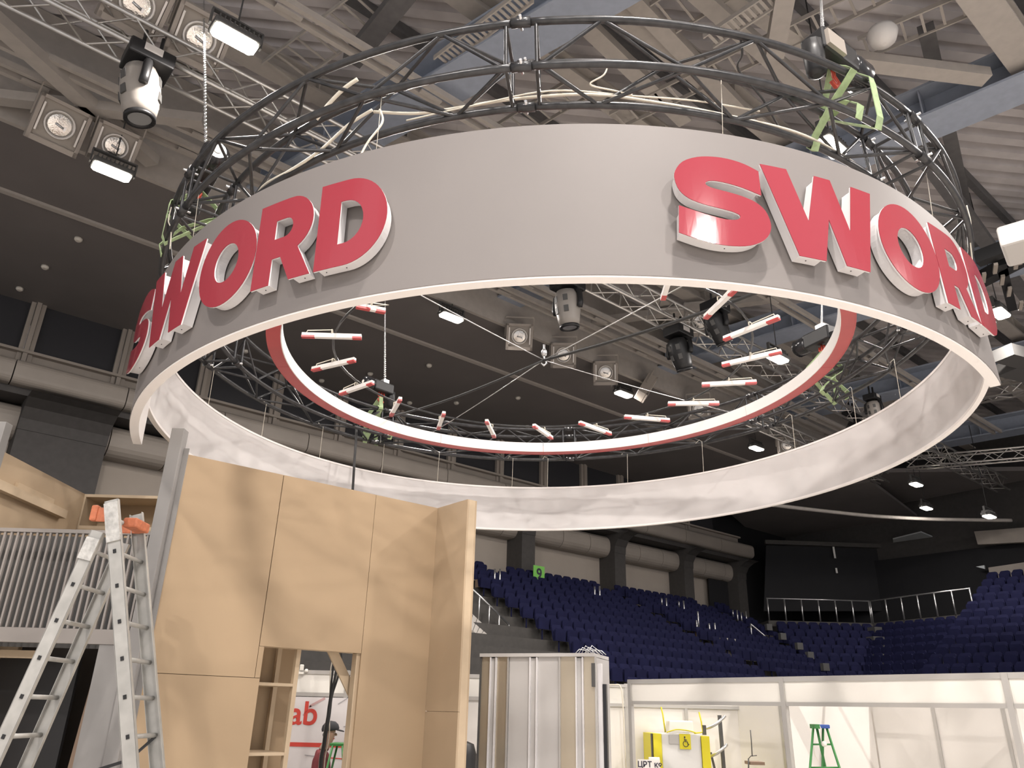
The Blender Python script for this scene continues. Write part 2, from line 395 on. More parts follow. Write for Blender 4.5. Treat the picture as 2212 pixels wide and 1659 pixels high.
box_truss('lighting_truss', uv(24, 15.3, 12.6), uv(36, 15.6, 12.6), .45, 'far aluminium truss seen between the ring back and the red hoop')
# light rails along the soffit edge (double channels)
for v, z, lb in ((14.6, 13.4, 'lower double channel rail beside the soffit edge'), (15.6, 13.6, 'upper double channel rail beside the soffit edge'), (10.5, 13.6, 'double channel rail on the near side of the lighting truss')):
    t = thing('channel_rail', lb, 'rail', uv(-8, v, z))
    for s in (-.13, .13): MB().beam(uv(-8, v + s, z), uv(36, v + s, z), .1, .14).build('channel', 'beam_beige', t)
    for i in range(13): MB().box(uv(-6 + i * 3.1, v, z - .09), (.5, .1, .04), ROT_U).build('joint_plate', 'beam_beige', t)

# ================================================================== HALL FLOOD LIGHTS
def flood_proto():
    t = thing('flood_light', 'x', 'flood light')
    MB().box((0, 0, .07), (.78, .36, .12)).build('housing', 'grey_dark', t, local=True, bevel=.03)
    MB().prism([(math.cos(a) * .0 + x, y, 0.01) for a, (x, y) in enumerate([(-.36, -.10), (-.30, -.16), (.30, -.16), (.36, -.10), (.36, .10), (.30, .16), (-.30, .16), (-.36, .10)])], (0, 0, -.035)).build('lens', 'flood_lens', t, local=True)
    m = MB()
    for s in (-1, 1): m.beam((s * .42, 0, .05), (s * .42, 0, .36), .03, .08, Vector((0, 1, 0)))
    m.beam((-.43, 0, .36), (.43, 0, .36), .08, .03); m.build('bracket', 'grey_dark', t, local=True)
    m = MB()
    for i in range(9): m.box((-.32 + i * .08, 0, .17), (.02, .3, .09))
    m.build('cooling_fins', 'grey_dark', t, local=True)
    MB().tube((0, 0, .36), (0, 0, 4.0), .014, 6).build('hanging_cable', 'cable_black', t, local=True)
    return t
FP = flood_proto(); first = [True]
def flood(P, label, rz=0.0, tilt=0.0):
    if first[0]: o = FP; first[0] = False
    else: o = copy_tree(FP)
    o.location = P; o.rotation_euler = (tilt, 0, rz); tag(o, label, 'flood light', 'hall flood lights')
    if any(c.type == 'LIGHT' for c in o.children): return o
    ld = bpy.data.lights.new('flood_lamp', 'AREA'); ld.shape = 'RECTANGLE'; ld.size = .66; ld.size_y = .3; ld.energy = FLOOD_W; ld.color = FLOOD_C
    lo = bpy.data.objects.new('flood_lamp', ld); COL.objects.link(lo); lo.parent = o; lo.location = (0, 0, -.04)
    return o
FL = [((507, 84), 12.0, 'largest flood light, hanging in the upper left by the lighting truss'), ((241, 371), 12.0, 'glowing flood light at the far left under the dark soffit'),
      ((1796, 318), 12.0, 'flood light shining just above the banner between the green slings'), ((975, 686), 12.6, 'flood light seen through the ring left of the moving head'),
      ((1347, 852), 12.6, 'flood light seen through the ring below the three square spots'), ((1680, 775), 11.3, 'flood light seen through the ring beside the red hoop on the right'),
      ((2160, 677), 12.3, 'flood light beside the last red letter at the right edge'), ((1634, 969), 12.4, 'flood light seen between the truss back and the white band'),
      ((1979, 1047), 11.4, 'uppermost flood light of the three at the right under the ring'), ((2001, 1098), 11.2, 'middle flood light of the three at the right under the ring'),
      ((2137, 1116), 9.9, 'rightmost flood light of the three at the right under the ring')]
for i, ((x, y), z, lb) in enumerate(FL):
    o = flood(atz(x, y, z), lb, ROT_U)
    if i in (4, 7, 8, 9, 10):                     # far lamps turned down to keep that end dark
        c = [q for q in o.children if q.type == 'LIGHT'][0]; c.data = c.data.copy(); c.data.energy = FLOOD_W * .3
n = 0
for u in (-7, 1.74, 14):  # unseen lamps; right-hand pair added to brighten booths, floor and roof
    for v in (-9, -1):
        if u > 4 and v > 2: continue
        n += 1; o = flood(uv(u, v, 12.0), 'unseen hall flood light hanging outside the view', ROT_U)
        c = [q for q in o.children if q.type == 'LIGHT'][0]; c.data = c.data.copy(); c.data.energy = FLOOD_W * 2

# ================================================================== SPOTS AND MOVING HEADS
def square_spot(P, aim, label, s=.62):
    t = thing('square_spot', label, 'spotlight', P, 'square spot lights'); f = (Vector(aim) - Vector(P)).normalized()
    R = Matrix((Z.cross(-f).normalized(), (-f).cross(Z.cross(-f).normalized()), -f)).transposed()   # local +z points back
    def w(x, y, z): return Vector(P) + R @ Vector((x, y, z))
    MB().box(w(0, 0, .16), (s, s, .32), R=R).build('housing', 'lamp_box', t, bevel=.02)
    m = MB(); b = s / 2
    for x, y, sx, sy in ((0, b - .035, s, .07), (0, -b + .055, s, .11), (-b + .035, 0, .07, s), (b - .035, 0, .07, s)): m.box(w(x, y, -.03), (sx, sy, .06), R=R)
    m.build('front_frame', 'lamp_frame', t)
    q = s / .70
    MB().lathe(w(0, .02, -.012), [(.21 * q, 0), (.21 * q, .03), (.185 * q, .03), (.185 * q, 0)], f, 24).build('lens_ring', 'lens_ring', t)
    rf = MB().lathe(w(0, .02, -.008), [(.185 * q, 0), (.15 * q, .012), (.08 * q, .02), (.02, .024)], f, 20).build('reflector', 'reflector', t)
    for x in (-1, 1): MB().box(w(x * b * .78, .03, -.065), (.035, s * .62, .01), R=R).build('side_bar', 'lens_ring', t)
    m = MB().tube(w(-.08, -.02, -.05), w(.08, .02, -.05), .025, 8); m.box(w(-.1, -.02, -.05), (.04, .09, .04), R=R); m.build('lamp_tube', 'lens_glass', rf)
    m = MB().beam(w(-b - .03, 0, .2), w(-b - .03, b + .2, .2), .03, .05, f).beam(w(b + .03, 0, .2), w(b + .03, b + .2, .2), .03, .05, f)
    m.beam(w(-b - .03, b + .2, .2), w(b + .03, b + .2, .2), .05, .03, f).build('yoke', 'lamp_box', t)
    return t
SQ = [((128, 272), 12.7, 'square spot light at the far left under the soffit edge', .95), ((248, 318), 12.7, 'square spot light just above the far left flood light', .85), ((295, 12), 12.9, 'square spot light cut by the top edge beside the truss', .95),
      ((430, 85), 12.9, 'square spot light next to the largest flood light', .95), ((1122, 728), 12.7, 'leftmost of the three square spots seen through the ring', .82), ((1217, 768), 12.7, 'middle one of the three square spots seen through the ring', .82),
      ((1308, 806), 12.7, 'rightmost of the three square spots seen through the ring', .82), ((1513, 697), 12.6, 'square spot light among the white battens on the right', .8), ((1402, 842), 12.7, 'square spot light turned sideways by the small flood light', .8),
      ((1700, 963), 12.5, 'square spot light between the ring truss and the white band', .8), ((1510, 885), 12.5, 'square spot light below the right-hand white battens', .8)]
for (x, y), z, lb, s in SQ:
    P = atz(x, y, z); square_spot(P, Vector((1, 2, 3)) if 'sideways' not in lb else P + U * 4 - Z * 3 - V * 3, lb, s)
def moving_head(P, label, aim, body, k=1.0, group='moving head lights'):
    t = thing('moving_head', label, 'stage light', P, group); P = Vector(P); f = Vector(aim).normalized()
    a = f.cross(Z)
    a = a.normalized() if a.length > .05 else U.copy()
    MB().box(P + Z * .42 * k, (.5 * k, .42 * k, .2 * k), ROT_U).build('base', 'black', t, bevel=.03)
    MB().box(P + Z * .45 * k - V * .215 * k, (.2 * k, .01, .1 * k), ROT_U).build('display', 'lens_ring', t)
    m = MB()
    for s in (-1, 1):
        m.path([P + a * (s * .12 * k) + Z * .31 * k, P + a * (s * .25 * k) + Z * .22 * k, P + a * (s * .27 * k), P + a * (s * .25 * k) - Z * .08 * k], .05 * k, 8)
    m.build('yoke', 'black', t)
    hd = MB().lathe(P, [(.06 * k, -.30 * k), (.17 * k, -.27 * k), (.215 * k, -.15 * k), (.22 * k, .05 * k), (.19 * k, .25 * k), (.165 * k, .36 * k)], f, 20).build('head', body, t)
    MB().lathe(P, [(.17 * k, .355 * k), (.17 * k, .40 * k), (.13 * k, .40 * k), (.13 * k, .37 * k)], f, 20).build('front_ring', 'black', t)
    MB().lathe(P, [(.125 * k, .36 * k), (.125 * k, .385 * k)], f, 20).build('lens', 'lens_glass', t)
    m = MB(); b = f.cross(a)
    for s in (-1, 1):
        for h in (-.1, .1):
            for q in (-1, 1):
                d = (b * s + a * q * .5).normalized(); m.beam(P + d * .212 * k + f * (h - .05) * k, P + d * .208 * k + f * (h + .06) * k, .08 * k, .025 * k, d)
    tag(m.build('vents', 'grey_dark', hd), kind='stuff')
    for s in (-1, 1): MB().tube(P + Z * .5 * k + U * (s * .14), P + Z * .85 * k + U * (s * .14), .03, 8).build('clamp', 'black', t)
    return t
moving_head(atz(303, 195, 11.35), 'beige moving head light hanging under the truss at the upper left', Vector((.15, .1, -1)), 'head_white', 1.45)
moving_head(atz(1226, 662, 11.35), 'beige moving head light seen through the middle of the ring', Vector((.1, .12, -1)), 'head_white', 1.45)
moving_head(atz(1468, 760, 11.3), 'black moving head light left of the right-hand battens', Vector((.3, .3, -1)), 'black', 1.35)
moving_head(atz(1548, 705, 11.6), 'black moving head light behind the square spot among the battens', Vector((.5, .3, -1)), 'black', 1.3)
moving_head(atz(1888, 885, 11.6), 'small beige moving head below the ring truss at the right', Vector((.1, .1, -1)), 'head_white', 1.0)
moving_head(atz(1845, 925, 11.9), 'black moving head beside the truss end at the right', Vector((-.6, .1, -1)), 'black', 1.2)

# ================================================================== THE HANGING RING
HR = 2.2
RC = Vector((.2152 * HR, 3.4788 * HR, CAMZ)); RR = 1.8105 * HR
RROT = (math.atan(-.0062), -math.atan(.027), 0)
TX, TY = .027, -.0062
def cyl(phi, r, z): a = math.radians(phi); return Vector((r * math.sin(a), -r * math.cos(a), z))
def rw(phi, r, z):                                       # ring coordinates -> world
    p = cyl(phi, r, z); return RC + Vector((p.x, p.y, z + TX * p.x + TY * p.y))
NRM = Vector((-TX, -TY, 1)).normalized()
def ri(P): d = P - RC; return Vector((d.x, d.y, d.z - TX * d.x - TY * d.y))
def rthing(name, label, cat, zc, group=None):                # tilted frame whose axis passes the ring centre at height zc
    q = Matrix.Rotation(RROT[1], 3, 'Y') @ Matrix.Rotation(RROT[0], 3, 'X') @ Vector((0, 0, zc))
    return thing(name, label, cat, RC - Vector((q.x, q.y, 0)), group, RROT)
# --- round truss
TI, TO, TB, TT = 1.665 * HR, 1.825 * HR, 1.690 * HR, 1.862 * HR
TR = rthing('ring_truss', 'big black circular box truss hanging above the banner', 'truss', 1.75 * HR)
J0 = -6.7; NS = 8; NB = 6; SEC = 360 / NS; BAY = SEC / NB
def arc(r, z, a0, a1, n): return [cyl(a0 + (a1 - a0) * i / n, r, z) for i in range(n + 1)]
for r, z in ((TI, TB), (TO, TB), (TI, TT), (TO, TT)):
    me = withmat(MB().path(arc(r, z, .35, SEC - .35, 18), .026, 10).mesh('chord'), 'truss_black')
    cm = withmat(MB().path(arc(r, z, -.9, .9, 2), .034, 10).mesh('coupler'), 'truss_black')
    pm = withmat(MB().tube(cyl(0, r - .06, z), cyl(0, r + .06, z), .01, 6).mesh('pin'), 'steel')
    for s in range(NS):
        rot = (0, 0, math.radians(J0 + s * SEC))
        inst('chord', me, TR, rot=rot); inst('coupler', cm, TR, rot=rot); inst('pin', pm, TR, rot=rot)
CN = [(TO, TB), (TO, TT), (TI, TT), (TI, TB)]
for fi in range(4):
    (r0, z0), (r1, z1) = CN[fi], CN[(fi + 1) % 4]
    for k in range(NB):
        a0, a1 = (1.6 if k == 0 else k * BAY), (SEC - 1.6 if k == NB - 1 else (k + 1) * BAY)
        up = (k + fi) % 2 == 0
        A = cyl(a0, r0 if up else r1, z0 if up else z1); B = cyl(a1, r1 if up else r0, z1 if up else z0)
        me = withmat(MB().tube(A, B, .013, 6, cap=False).mesh('brace'), 'truss_black')
        for s in range(NS): inst('brace', me, TR, rot=(0, 0, math.radians(J0 + s * SEC)))
    for a in (1.4, SEC - 1.4):
        me = withmat(MB().tube(cyl(a, r0, z0), cyl(a, r1, z1), .013, 6, cap=False).mesh('end_post'), 'truss_black')
        for s in range(NS): inst('end_post', me, TR, rot=(0, 0, math.radians(J0 + s * SEC)))
# --- banner
BN = rthing('circular_banner', 'grey and white circular banner with two red SWORD signs', 'banner', 1.08 * HR)
def shell(r0, r1, z0, z1, a0, a1, n):
    m = MB(); vs = []
    for i in range(n + 1):
        a = a0 + (a1 - a0) * i / n
        for r, z in ((r0, z0), (r1, z0), (r1, z1), (r0, z1)): vs.append(cyl(a, r, z))
    fs = [(3, 2, 1, 0), tuple(n * 4 + k for k in range(4))]
    for i in range(n):
        for k in range(4): fs.append((i * 4 + k, i * 4 + (k + 1) % 4, i * 4 + 4 + (k + 1) % 4, i * 4 + 4 + k))
    m.add(vs, fs)
    m.sm = [False, False] + [True, True, True, True] * n
    for i in range(n):                           # keep edges crisp: flat top and bottom
        m.sm[2 + i * 4] = False; m.sm[2 + i * 4 + 2] = False
    return m
HF0, HF1, HB0, HB1 = 1.0 * HR, 1.489 * HR, 1.1755 * HR, 1.4704 * HR
A0, A1 = -73.0, 51.5
def shell_split(m, name, ma, parent):
    o = m.build(name, ma, parent, local=True); o.modifiers.new('edges', 'EDGE_SPLIT').split_angle = math.radians(40); return o
ff = shell_split(shell(RR - .004, RR, HF0 + .012, HF1, A0, A1, 96), 'front_fabric', 'band_grey', BN)
tag(ff, 'matt grey printed fabric on the front arc')
bx = shell_split(shell(RR - .075, RR - .005, HF0, HF1 - .004, A0, A1, 96), 'front_frame', 'lip_white', BN)
tag(bx, 'white box frame whose underside shows as a pale rim')
# back arc: slightly rippled white cloth
def ripple():
    m = MB(); n = 160; rows = 7; vs = []
    a0, a1 = A1 - 1.0, 360 + A0 + 1.0
    for side in (0, 1):
        for j in range(rows):
            t = j / (rows - 1); z = HB0 + (HB1 - HB0) * t
            for i in range(n + 1):
                a = a0 + (a1 - a0) * i / n
                w = .010 * math.sin(a * .9 + 2.2 * t * math.sin(a * .13)) * (1 - abs(2 * t - 1) ** 2) + .006 * math.sin(a * 2.3 + 5 * t) * (1 - abs(2 * t - 1) ** 2)
                vs.append(cyl(a, RR - .03 - side * .03 + w, z))
    N = rows * (n + 1); fs = []
    for j in range(rows - 1):
        for i in range(n):
            q = (j * (n + 1) + i, j * (n + 1) + i + 1, (j + 1) * (n + 1) + i + 1, (j + 1) * (n + 1) + i)
            fs += [q, tuple(N + k for k in reversed(q))]
    for i in range(n):
        fs += [(i, N + i, N + i + 1, i + 1)]; b = (rows - 1) * (n + 1); fs += [(b + i, b + i + 1, N + b + i + 1, N + b + i)]
    m.add(vs, fs, True); return m
o = shell_split(ripple(), 'back_cloth', 'band_white', BN); tag(o, 'white slightly creased cloth of the back arc')
for z, nm in ((HB0, 'bottom_hem'), (HB1, 'top_hem')):
    shell_split(shell(RR - .065, RR - .015, z - .012, z + .012, A1 - 1, 360 + A0 + 1, 160), nm, 'lip_white', BN)
# --- letters: outlines in a unit-height box, heavy grotesque
def arcpts(cx, cy, rx, ry, a0, a1, n): return [(cx + rx * math.cos(math.radians(a0 + (a1 - a0) * i / n)), cy + ry * math.sin(math.radians(a0 + (a1 - a0) * i / n))) for i in range(n + 1)]
def S_outline():
    p = [(.955, .905), (.80, .965), (.62, .998), (.45, 1.0), (.28, .975), (.12, .905), (.03, .79), (.015, .69), (.05, .57), (.14, .485), (.28, .435), (.45, .405), (.58, .385), (.655, .36), (.668, .33), (.63, .298), (.55, .286), (.45, .292), (.28, .325), (.03, .395),
         (.0, .095), (.18, .04), (.36, .005), (.55, 0), (.74, .03), (.90, .11), (.985, .22), (1.0, .33), (.96, .45), (.86, .53), (.72, .575), (.55, .605), (.42, .625), (.35, .65), (.338, .68), (.38, .708), (.46, .716), (.58, .706), (.75, .675), (.945, .62)]
    n = len(p); out = []
    for i in range(n):                               # round the curved runs, keep the two terminals sharp
        p0, p1, p2, p3 = p[i - 1], p[i], p[(i + 1) % n], p[(i + 2) % n]
        sharp = i in (18, 19, 20, 38, 39, 0) or (i + 1) % n in (19, 39)
        for k in range(1 if (i in (19, 39)) else 3):
            t = k / 3.0
            if i in (19, 39): out.append(p1); break
            q0 = p1 if i in (20, 0) else p0; q3 = p2 if (i + 1) % n in (19, 39) else p3
            out.append(tuple(.5 * (2 * p1[c] + (p2[c] - q0[c]) * t + (2 * q0[c] - 5 * p1[c] + 4 * p2[c] - q3[c]) * t * t + (3 * p1[c] - q0[c] - 3 * p2[c] + q3[c]) * t ** 3) for c in (0, 1)))
    return [out], []
def poly(*p): return [list(p)], []
def W_outline():
    return poly((0, 1), (.215, 1), (.33, .42), (.455, 1), (.60, 1), (.60, 1), (.70, .42), (.80, 1), (1, 1), (.815, 0), (.60, 0), (.515, .50), (.42, 0), (.20, 0))
def O_outline(): return [arcpts(.5, .5, .5, .515, 0, 354, 47)], [arcpts(.5, .5, .215, .235, 0, 352, 35)]
def R_outline():
    out = [(0, 0), (0, 1), (.52, 1)] + arcpts(.56, .665, .40, .335, 90, -62, 16)[1:] + [(1.0, 0), (.66, 0), (.47, .30), (.32, .30), (.32, 0)]
    inn = [(.32, .53), (.50, .53)] + arcpts(.50, .645, .13, .115, -90, 90, 9)[1:-1] + [(.50, .76), (.32, .76)]
    return [out], [inn]
def D_outline():
    out = [(0, 0), (0, 1), (.42, 1)] + arcpts(.42, .5, .58, .5, 90, -90, 26)[1:]
    inn = [(.32, .25), (.40, .25)] + arcpts(.40, .5, .27, .25, -90, 90, 14)[1:-1] + [(.40, .75), (.32, .75)]
    return [out], [inn]
def bent(outl, w, h, r, phi0, z0, depth, grow=0.0):
    """Letter slab bent round the banner: outline in metres, front at radius r, depth inwards."""
    outs, inns = outl; bm = bmesh.new(); edges = []
    for lp in outs + inns:
        c = []
        for i, (x, y) in enumerate(lp):
            if c and (c[-1].co - Vector((x * w, y * h, 0))).length < 1e-4: continue
            c.append(bm.verts.new((x * w, y * h, 0)))
        if (c[0].co - c[-1].co).length < 1e-4: bm.verts.remove(c.pop())
        edges += [bm.edges.new((c[i], c[(i + 1) % len(c)])) for i in range(len(c))]
    bmesh.ops.triangle_fill(bm, edges=edges, use_beauty=True)
    x = .05
    while x < w:
        g = bm.verts[:] + bm.edges[:] + bm.faces[:]
        bmesh.ops.bisect_plane(bm, geom=g, plane_co=(x, 0, 0), plane_no=(1, 0, 0), dist=1e-5); x += .06
    ex = bmesh.ops.extrude_face_region(bm, geom=bm.faces[:])
    for v in [g for g in ex['geom'] if isinstance(g, bmesh.types.BMVert)]: v.co.z = 1.0
    for v in bm.verts:
        a = phi0 + math.degrees(v.co.x / r); d = 0 if v.co.z < .5 else depth
        v.co = cyl(a, r - d, z0 + v.co.y)
    bmesh.ops.recalc_face_normals(bm, faces=bm.faces)
    me = bpy.data.meshes.new('letter'); bm.to_mesh(me); bm.free(); return me
LZ0, LZ1 = 1.082 * HR, 1.361 * HR; LH = LZ1 - LZ0
def inset(outl, w, h, d):                          # pull the outline inwards by d metres
    def off(lp, sgn):
        P = [(x * w, y * h) for x, y in lp]; Q = []
        for p in P:
            if not Q or math.hypot(p[0] - Q[-1][0], p[1] - Q[-1][1]) > 1e-4: Q.append(p)
        if math.hypot(Q[0][0] - Q[-1][0], Q[0][1] - Q[-1][1]) < 1e-4: Q.pop()
        n = len(Q); area = sum(Q[i][0] * Q[(i + 1) % n][1] - Q[(i + 1) % n][0] * Q[i][1] for i in range(n)); s_ = sgn * (1 if area > 0 else -1); out = []
        for i in range(n):
            (x0, y0), (x1, y1), (x2, y2) = Q[i - 1], Q[i], Q[(i + 1) % n]
            l0 = math.hypot(x1 - x0, y1 - y0); l1 = math.hypot(x2 - x1, y2 - y1)
            n0 = (-(y1 - y0) / l0, (x1 - x0) / l0); n1 = (-(y2 - y1) / l1, (x2 - x1) / l1)
            mx, my = n0[0] + n1[0], n0[1] + n1[1]; L = mx * mx + my * my
            k = 2 * d * s_ / max(L, .7); out.append(((x1 + mx * k) / w, (y1 + my * k) / h))
        return out
    return [off(l, 1) for l in outl[0]], [off(l, -1) for l in outl[1]]
FN = {'S': S_outline, 'W': W_outline, 'O': O_outline, 'R': R_outline, 'D': D_outline}
LAYS = [[('S', 6.1, 8.0), ('W', 14.0, 11.7), ('O', 25.8, 8.2), ('R', 34.1, 6.6), ('D', 40.9, 6.6)], [('S', -58.4, 8.1), ('W', -50.5, 11.4), ('O', -39.0, 8.0), ('R', -30.9, 6.5), ('D', -24.0, 6.6)]]
DEG = math.pi / 180
for wi, lay in enumerate(LAYS):
    for nm, a, wd in lay:
        rf = RR + .10; w = wd * DEG * rf; out = FN[nm]()
        lo = inst('letter', withmat(bent(inset(out, w, LH, .016), w, LH, RR + .086, a, LZ0, .075), 'letter_white'), BN); tag(lo, 'white backing box of the channel letter %s' % nm)
        fo = inst('letter_face', withmat(bent(out, w, LH, rf, a, LZ0, .004), 'letter_red'), lo); tag(fo, 'glossy red face of the letter %s' % nm)
        inst('face_rim', withmat(bent(out, w, LH, rf - .0042, a, LZ0, .009), 'letter_white'), lo)
        sp = {'D': (.12, .42), 'R': (.16, .84), 'S': (.5,), 'O': (.5,), 'W': (.30, .70)}[nm]
        for q in sp: MB().lathe(cyl(a + wd * q, RR + .045, LZ0 + .0165), [(.004, -.004), (.004, .002)], Z, 6).build('screw', 'screw', lo, local=True)
# --- red hoop inside the ring
HOOP = rthing('red_hoop', 'red and white hoop hanging inside the ring, smaller than the banner', 'hoop', 1.6 * HR)
QI, QO, QB = 1.312 * HR, 1.3755 * HR, 1.582 * HR
for s in range(12): 
    a = s * 30
    shell_split(shell(QI + .004, QO, QB, QB + .012, a + .05, a + 29.95, 12), 'red_underside', 'hoop_red', HOOP)
    shell_split(shell(QI, QI + .01, QB - .004, QB + .13, a + .05, a + 29.95, 12), 'white_inner_face', 'lip_white', HOOP)
shell_split(shell(QO, QO + .01, QB - .002, QB + .13, 0, 360, 120), 'outer_face', 'hoop_red', HOOP)
# --- white battens with red ends hung as rays on a thin pipe hoop
PB = 1.60 * HR
BT = [((770, 660), (832, 672)), ((652, 724), (781, 728)), ((675, 798), (767, 777)), ((735, 850), (806, 826)), ((845, 896), (865, 861)), ((947, 925), (959, 892)), ((1068, 943), (1051, 909)), ((1192, 946), (1153, 919)), ((1319, 937), (1252, 913)), ((1446, 908), (1349, 900)),
      ((1553, 871), (1443, 872)), ((1634, 825), (1516, 831)), ((1688, 759), (1560, 788)), ((1683, 685), (1564, 732)), ((1592, 620), (1524, 685)), ((1450, 588), (1432, 644))]
NMB = ['first', 'second', 'third', 'fourth', 'fifth', 'sixth', 'seventh', 'eighth', 'ninth', 'tenth', 'eleventh', 'twelfth', 'thirteenth', 'fourteenth', 'fifteenth', 'sixteenth']
mids = []
for i, (a, b) in enumerate(BT):
    P, Q = atp(*a, RC + Z * PB, NRM), atp(*b, RC + Z * PB, NRM)      # outer, inner
    d = (Q - P).normalized(); sd = d.cross(Z).normalized(); mid = (P + Q) / 2; mids.append(mid)
    t = thing('batten', '%s white batten with red ends counting anticlockwise from the left of the hoop' % NMB[i], 'batten', mid, 'battens hung as rays inside the hoop')
    MB().beam(P, Q, .045, .05).build('bar', 'lip_white', t, bevel=.004)
    for E0, E1 in ((P, P + d * .13), (Q, Q - d * .09)):
        MB().beam(E0 - d * .001 if E0 is P else E0 + d * .001, E1, .047, .02).build('red_end', 'hoop_red', t).location += Vector((0, 0, -.016))
    lp = [P + d * .04 + Z * .02, P + d * .05 + Z * .055, P + d * .3 + Z * .06 + sd * .02, mid + Z * .03]
    MB().path(lp, .005, 5).build('cord', 'cable_white', t)
    MB().path([mid + Z * .02 + sd * .03, mid + Z * .06 + sd * .03, mid + Z * .07, mid + Z * .06 - sd * .03, mid + Z * .02 - sd * .03], .006, 5).build('tie', 'cable_white', t)
hp = rthing('pipe_hoop', 'thin dark pipe hoop carrying the white battens', 'hoop', 1.6 * HR)
c2 = sum((ri(m) for m in mids), Vector()) / len(mids)
rr = [(ri(m)).xy.length for m in mids]
pts = sorted(((math.atan2((ri(m)).x, -(ri(m)).y), (ri(m)).xy.length) for m in mids))
def hr(a):
    b = a
    best = [(abs((b - p[0] + math.pi) % (2 * math.pi) - math.pi), p[1]) for p in pts]; ws = [(math.exp(-(d / .35) ** 2), r) for d, r in best]
    s = sum(w for w, _ in ws); return sum(w * r for w, r in ws) / s if s > 1e-6 else 2.0
MB().path([cyl(math.degrees(a), hr(a), PB + .075) for a in [2 * math.pi * i / 72 - math.pi for i in range(72)]], .013, 8, closed=True).build('pipe', 'truss_black', hp, local=True)
# --- cables from the centre hook
CH = atp(1175, 778, RC + Z * (1.72 * HR), NRM)
t = thing('centre_hook', 'small steel hook where the thin cables cross inside the ring', 'hook', CH)
MB().path([CH + Z * .2, CH + Z * .03, CH + Vector((.03, 0, -.04)), CH + Vector((0, 0, -.07)), CH + Vector((-.03, 0, -.04))], .012, 6).build('hook', 'steel', t)
MB().lathe(CH + Z * .05, [(.02, 0), (.035, .03), (.035, .06), (.02, .09)], Z, 10).build('swivel', 'steel', t)
for ph, lb, r_, ma in ((-150, 'thin steel cable from the hook to the back left of the ring', .005, 'steel'), (38, 'thin steel cable from the hook to the front right of the ring', .006, 'steel'), (-45, 'thin steel cable from the hook to the front left of the ring', .006, 'steel'),
                       (128, 'thin steel cable from the hook to the back right of the ring', .005, 'steel'), (52, 'black power cable from the hook to the right side of the ring', .018, 'cable_black'), (-133, 'black power cable from the hook to the back left of the ring', .014, 'cable_black')):
    e = rw(ph, TI, TB + .02); n = 10
    tag(MB().path([CH + (e - CH) * (i / n) - Z * (.10 * math.sin(math.pi * i / n) if 'black' in ma else .02 * math.sin(math.pi * i / n)) for i in range(n + 1)], r_, 6).build('cable', ma), lb, 'cable')
# --- chain hoists, slings
def hoist(phi, label, chain_to=None, k=1.0, off=.25):
    rm = (TI + TO) / 2; P = rw(phi, rm, TT + off + .2 * k)
    t = thing('chain_hoist', label, 'chain hoist', P, 'chain hoists carrying the ring')
    R = Matrix.Rotation(math.radians(phi) + .1, 3, 'Z')
    MB().box(P, (.42 * k, .2 * k, .2 * k), R=R).build('gearbox', 'black', t, bevel=.02)
    MB().lathe(P + R @ Vector((.2 * k, 0, 0)), [(.10 * k, 0), (.12 * k, .03 * k), (.12 * k, .18 * k), (.08 * k, .22 * k)], R @ Vector((1, 0, 0)), 16).build('motor', 'black_gloss', t)
    MB().lathe(P + R @ Vector((.42 * k, 0, 0)), [(.035 * k, 0), (.035 * k, .006)], R @ Vector((1, 0, 0)), 12).build('end_cap', 'downlight', t)
    MB().box(P + R @ Vector((-.05 * k, 0, .13 * k)), (.12 * k, .12 * k, .08 * k), R=R).build('chain_guide', 'steel', t)
    MB().box(P + R @ Vector((-.1 * k, -.11 * k, -.02)), (.2 * k, .03, .14 * k), R=R).build('control_box', 'lamp_box', t)
    bag = MB().lathe(P + R @ Vector((-.22 * k, 0, -.02)), [(.03, -.30 * k), (.07 * k, -.27 * k), (.075 * k, -.1 * k), (.075 * k, 0)], Z, 12).build('chain_bag', 'black', t)
    MB().path([P - Z * .1 * k, P - Z * .2 * k, P - Z * .24 * k + R @ Vector((.05, 0, 0)), P - Z * .3 * k, P - Z * .27 * k - R @ Vector((.05, 0, 0))], .016, 6).build('hook', 'shackle_red', t)
    top = chain_to or P + Z * 7.5
    m = MB(); c0 = P + R @ Vector((-.05 * k, 0, .17 * k)); d = top - c0; n = int(d.length / .075); d.normalize(); x = d.cross(Vector((0, 1, 0))).normalized(); y = d.cross(x)
    for i in range(n):
        c = c0 + d * (i * .075); w = (x if i % 2 else y) * .013
        m.path([c + w, c + d * .06 + w, c + d * .08, c + d * .06 - w, c - w, c - d * .02], .0042, 4, closed=True)
    tag(m.build('chain', 'steel', t), kind='stuff')
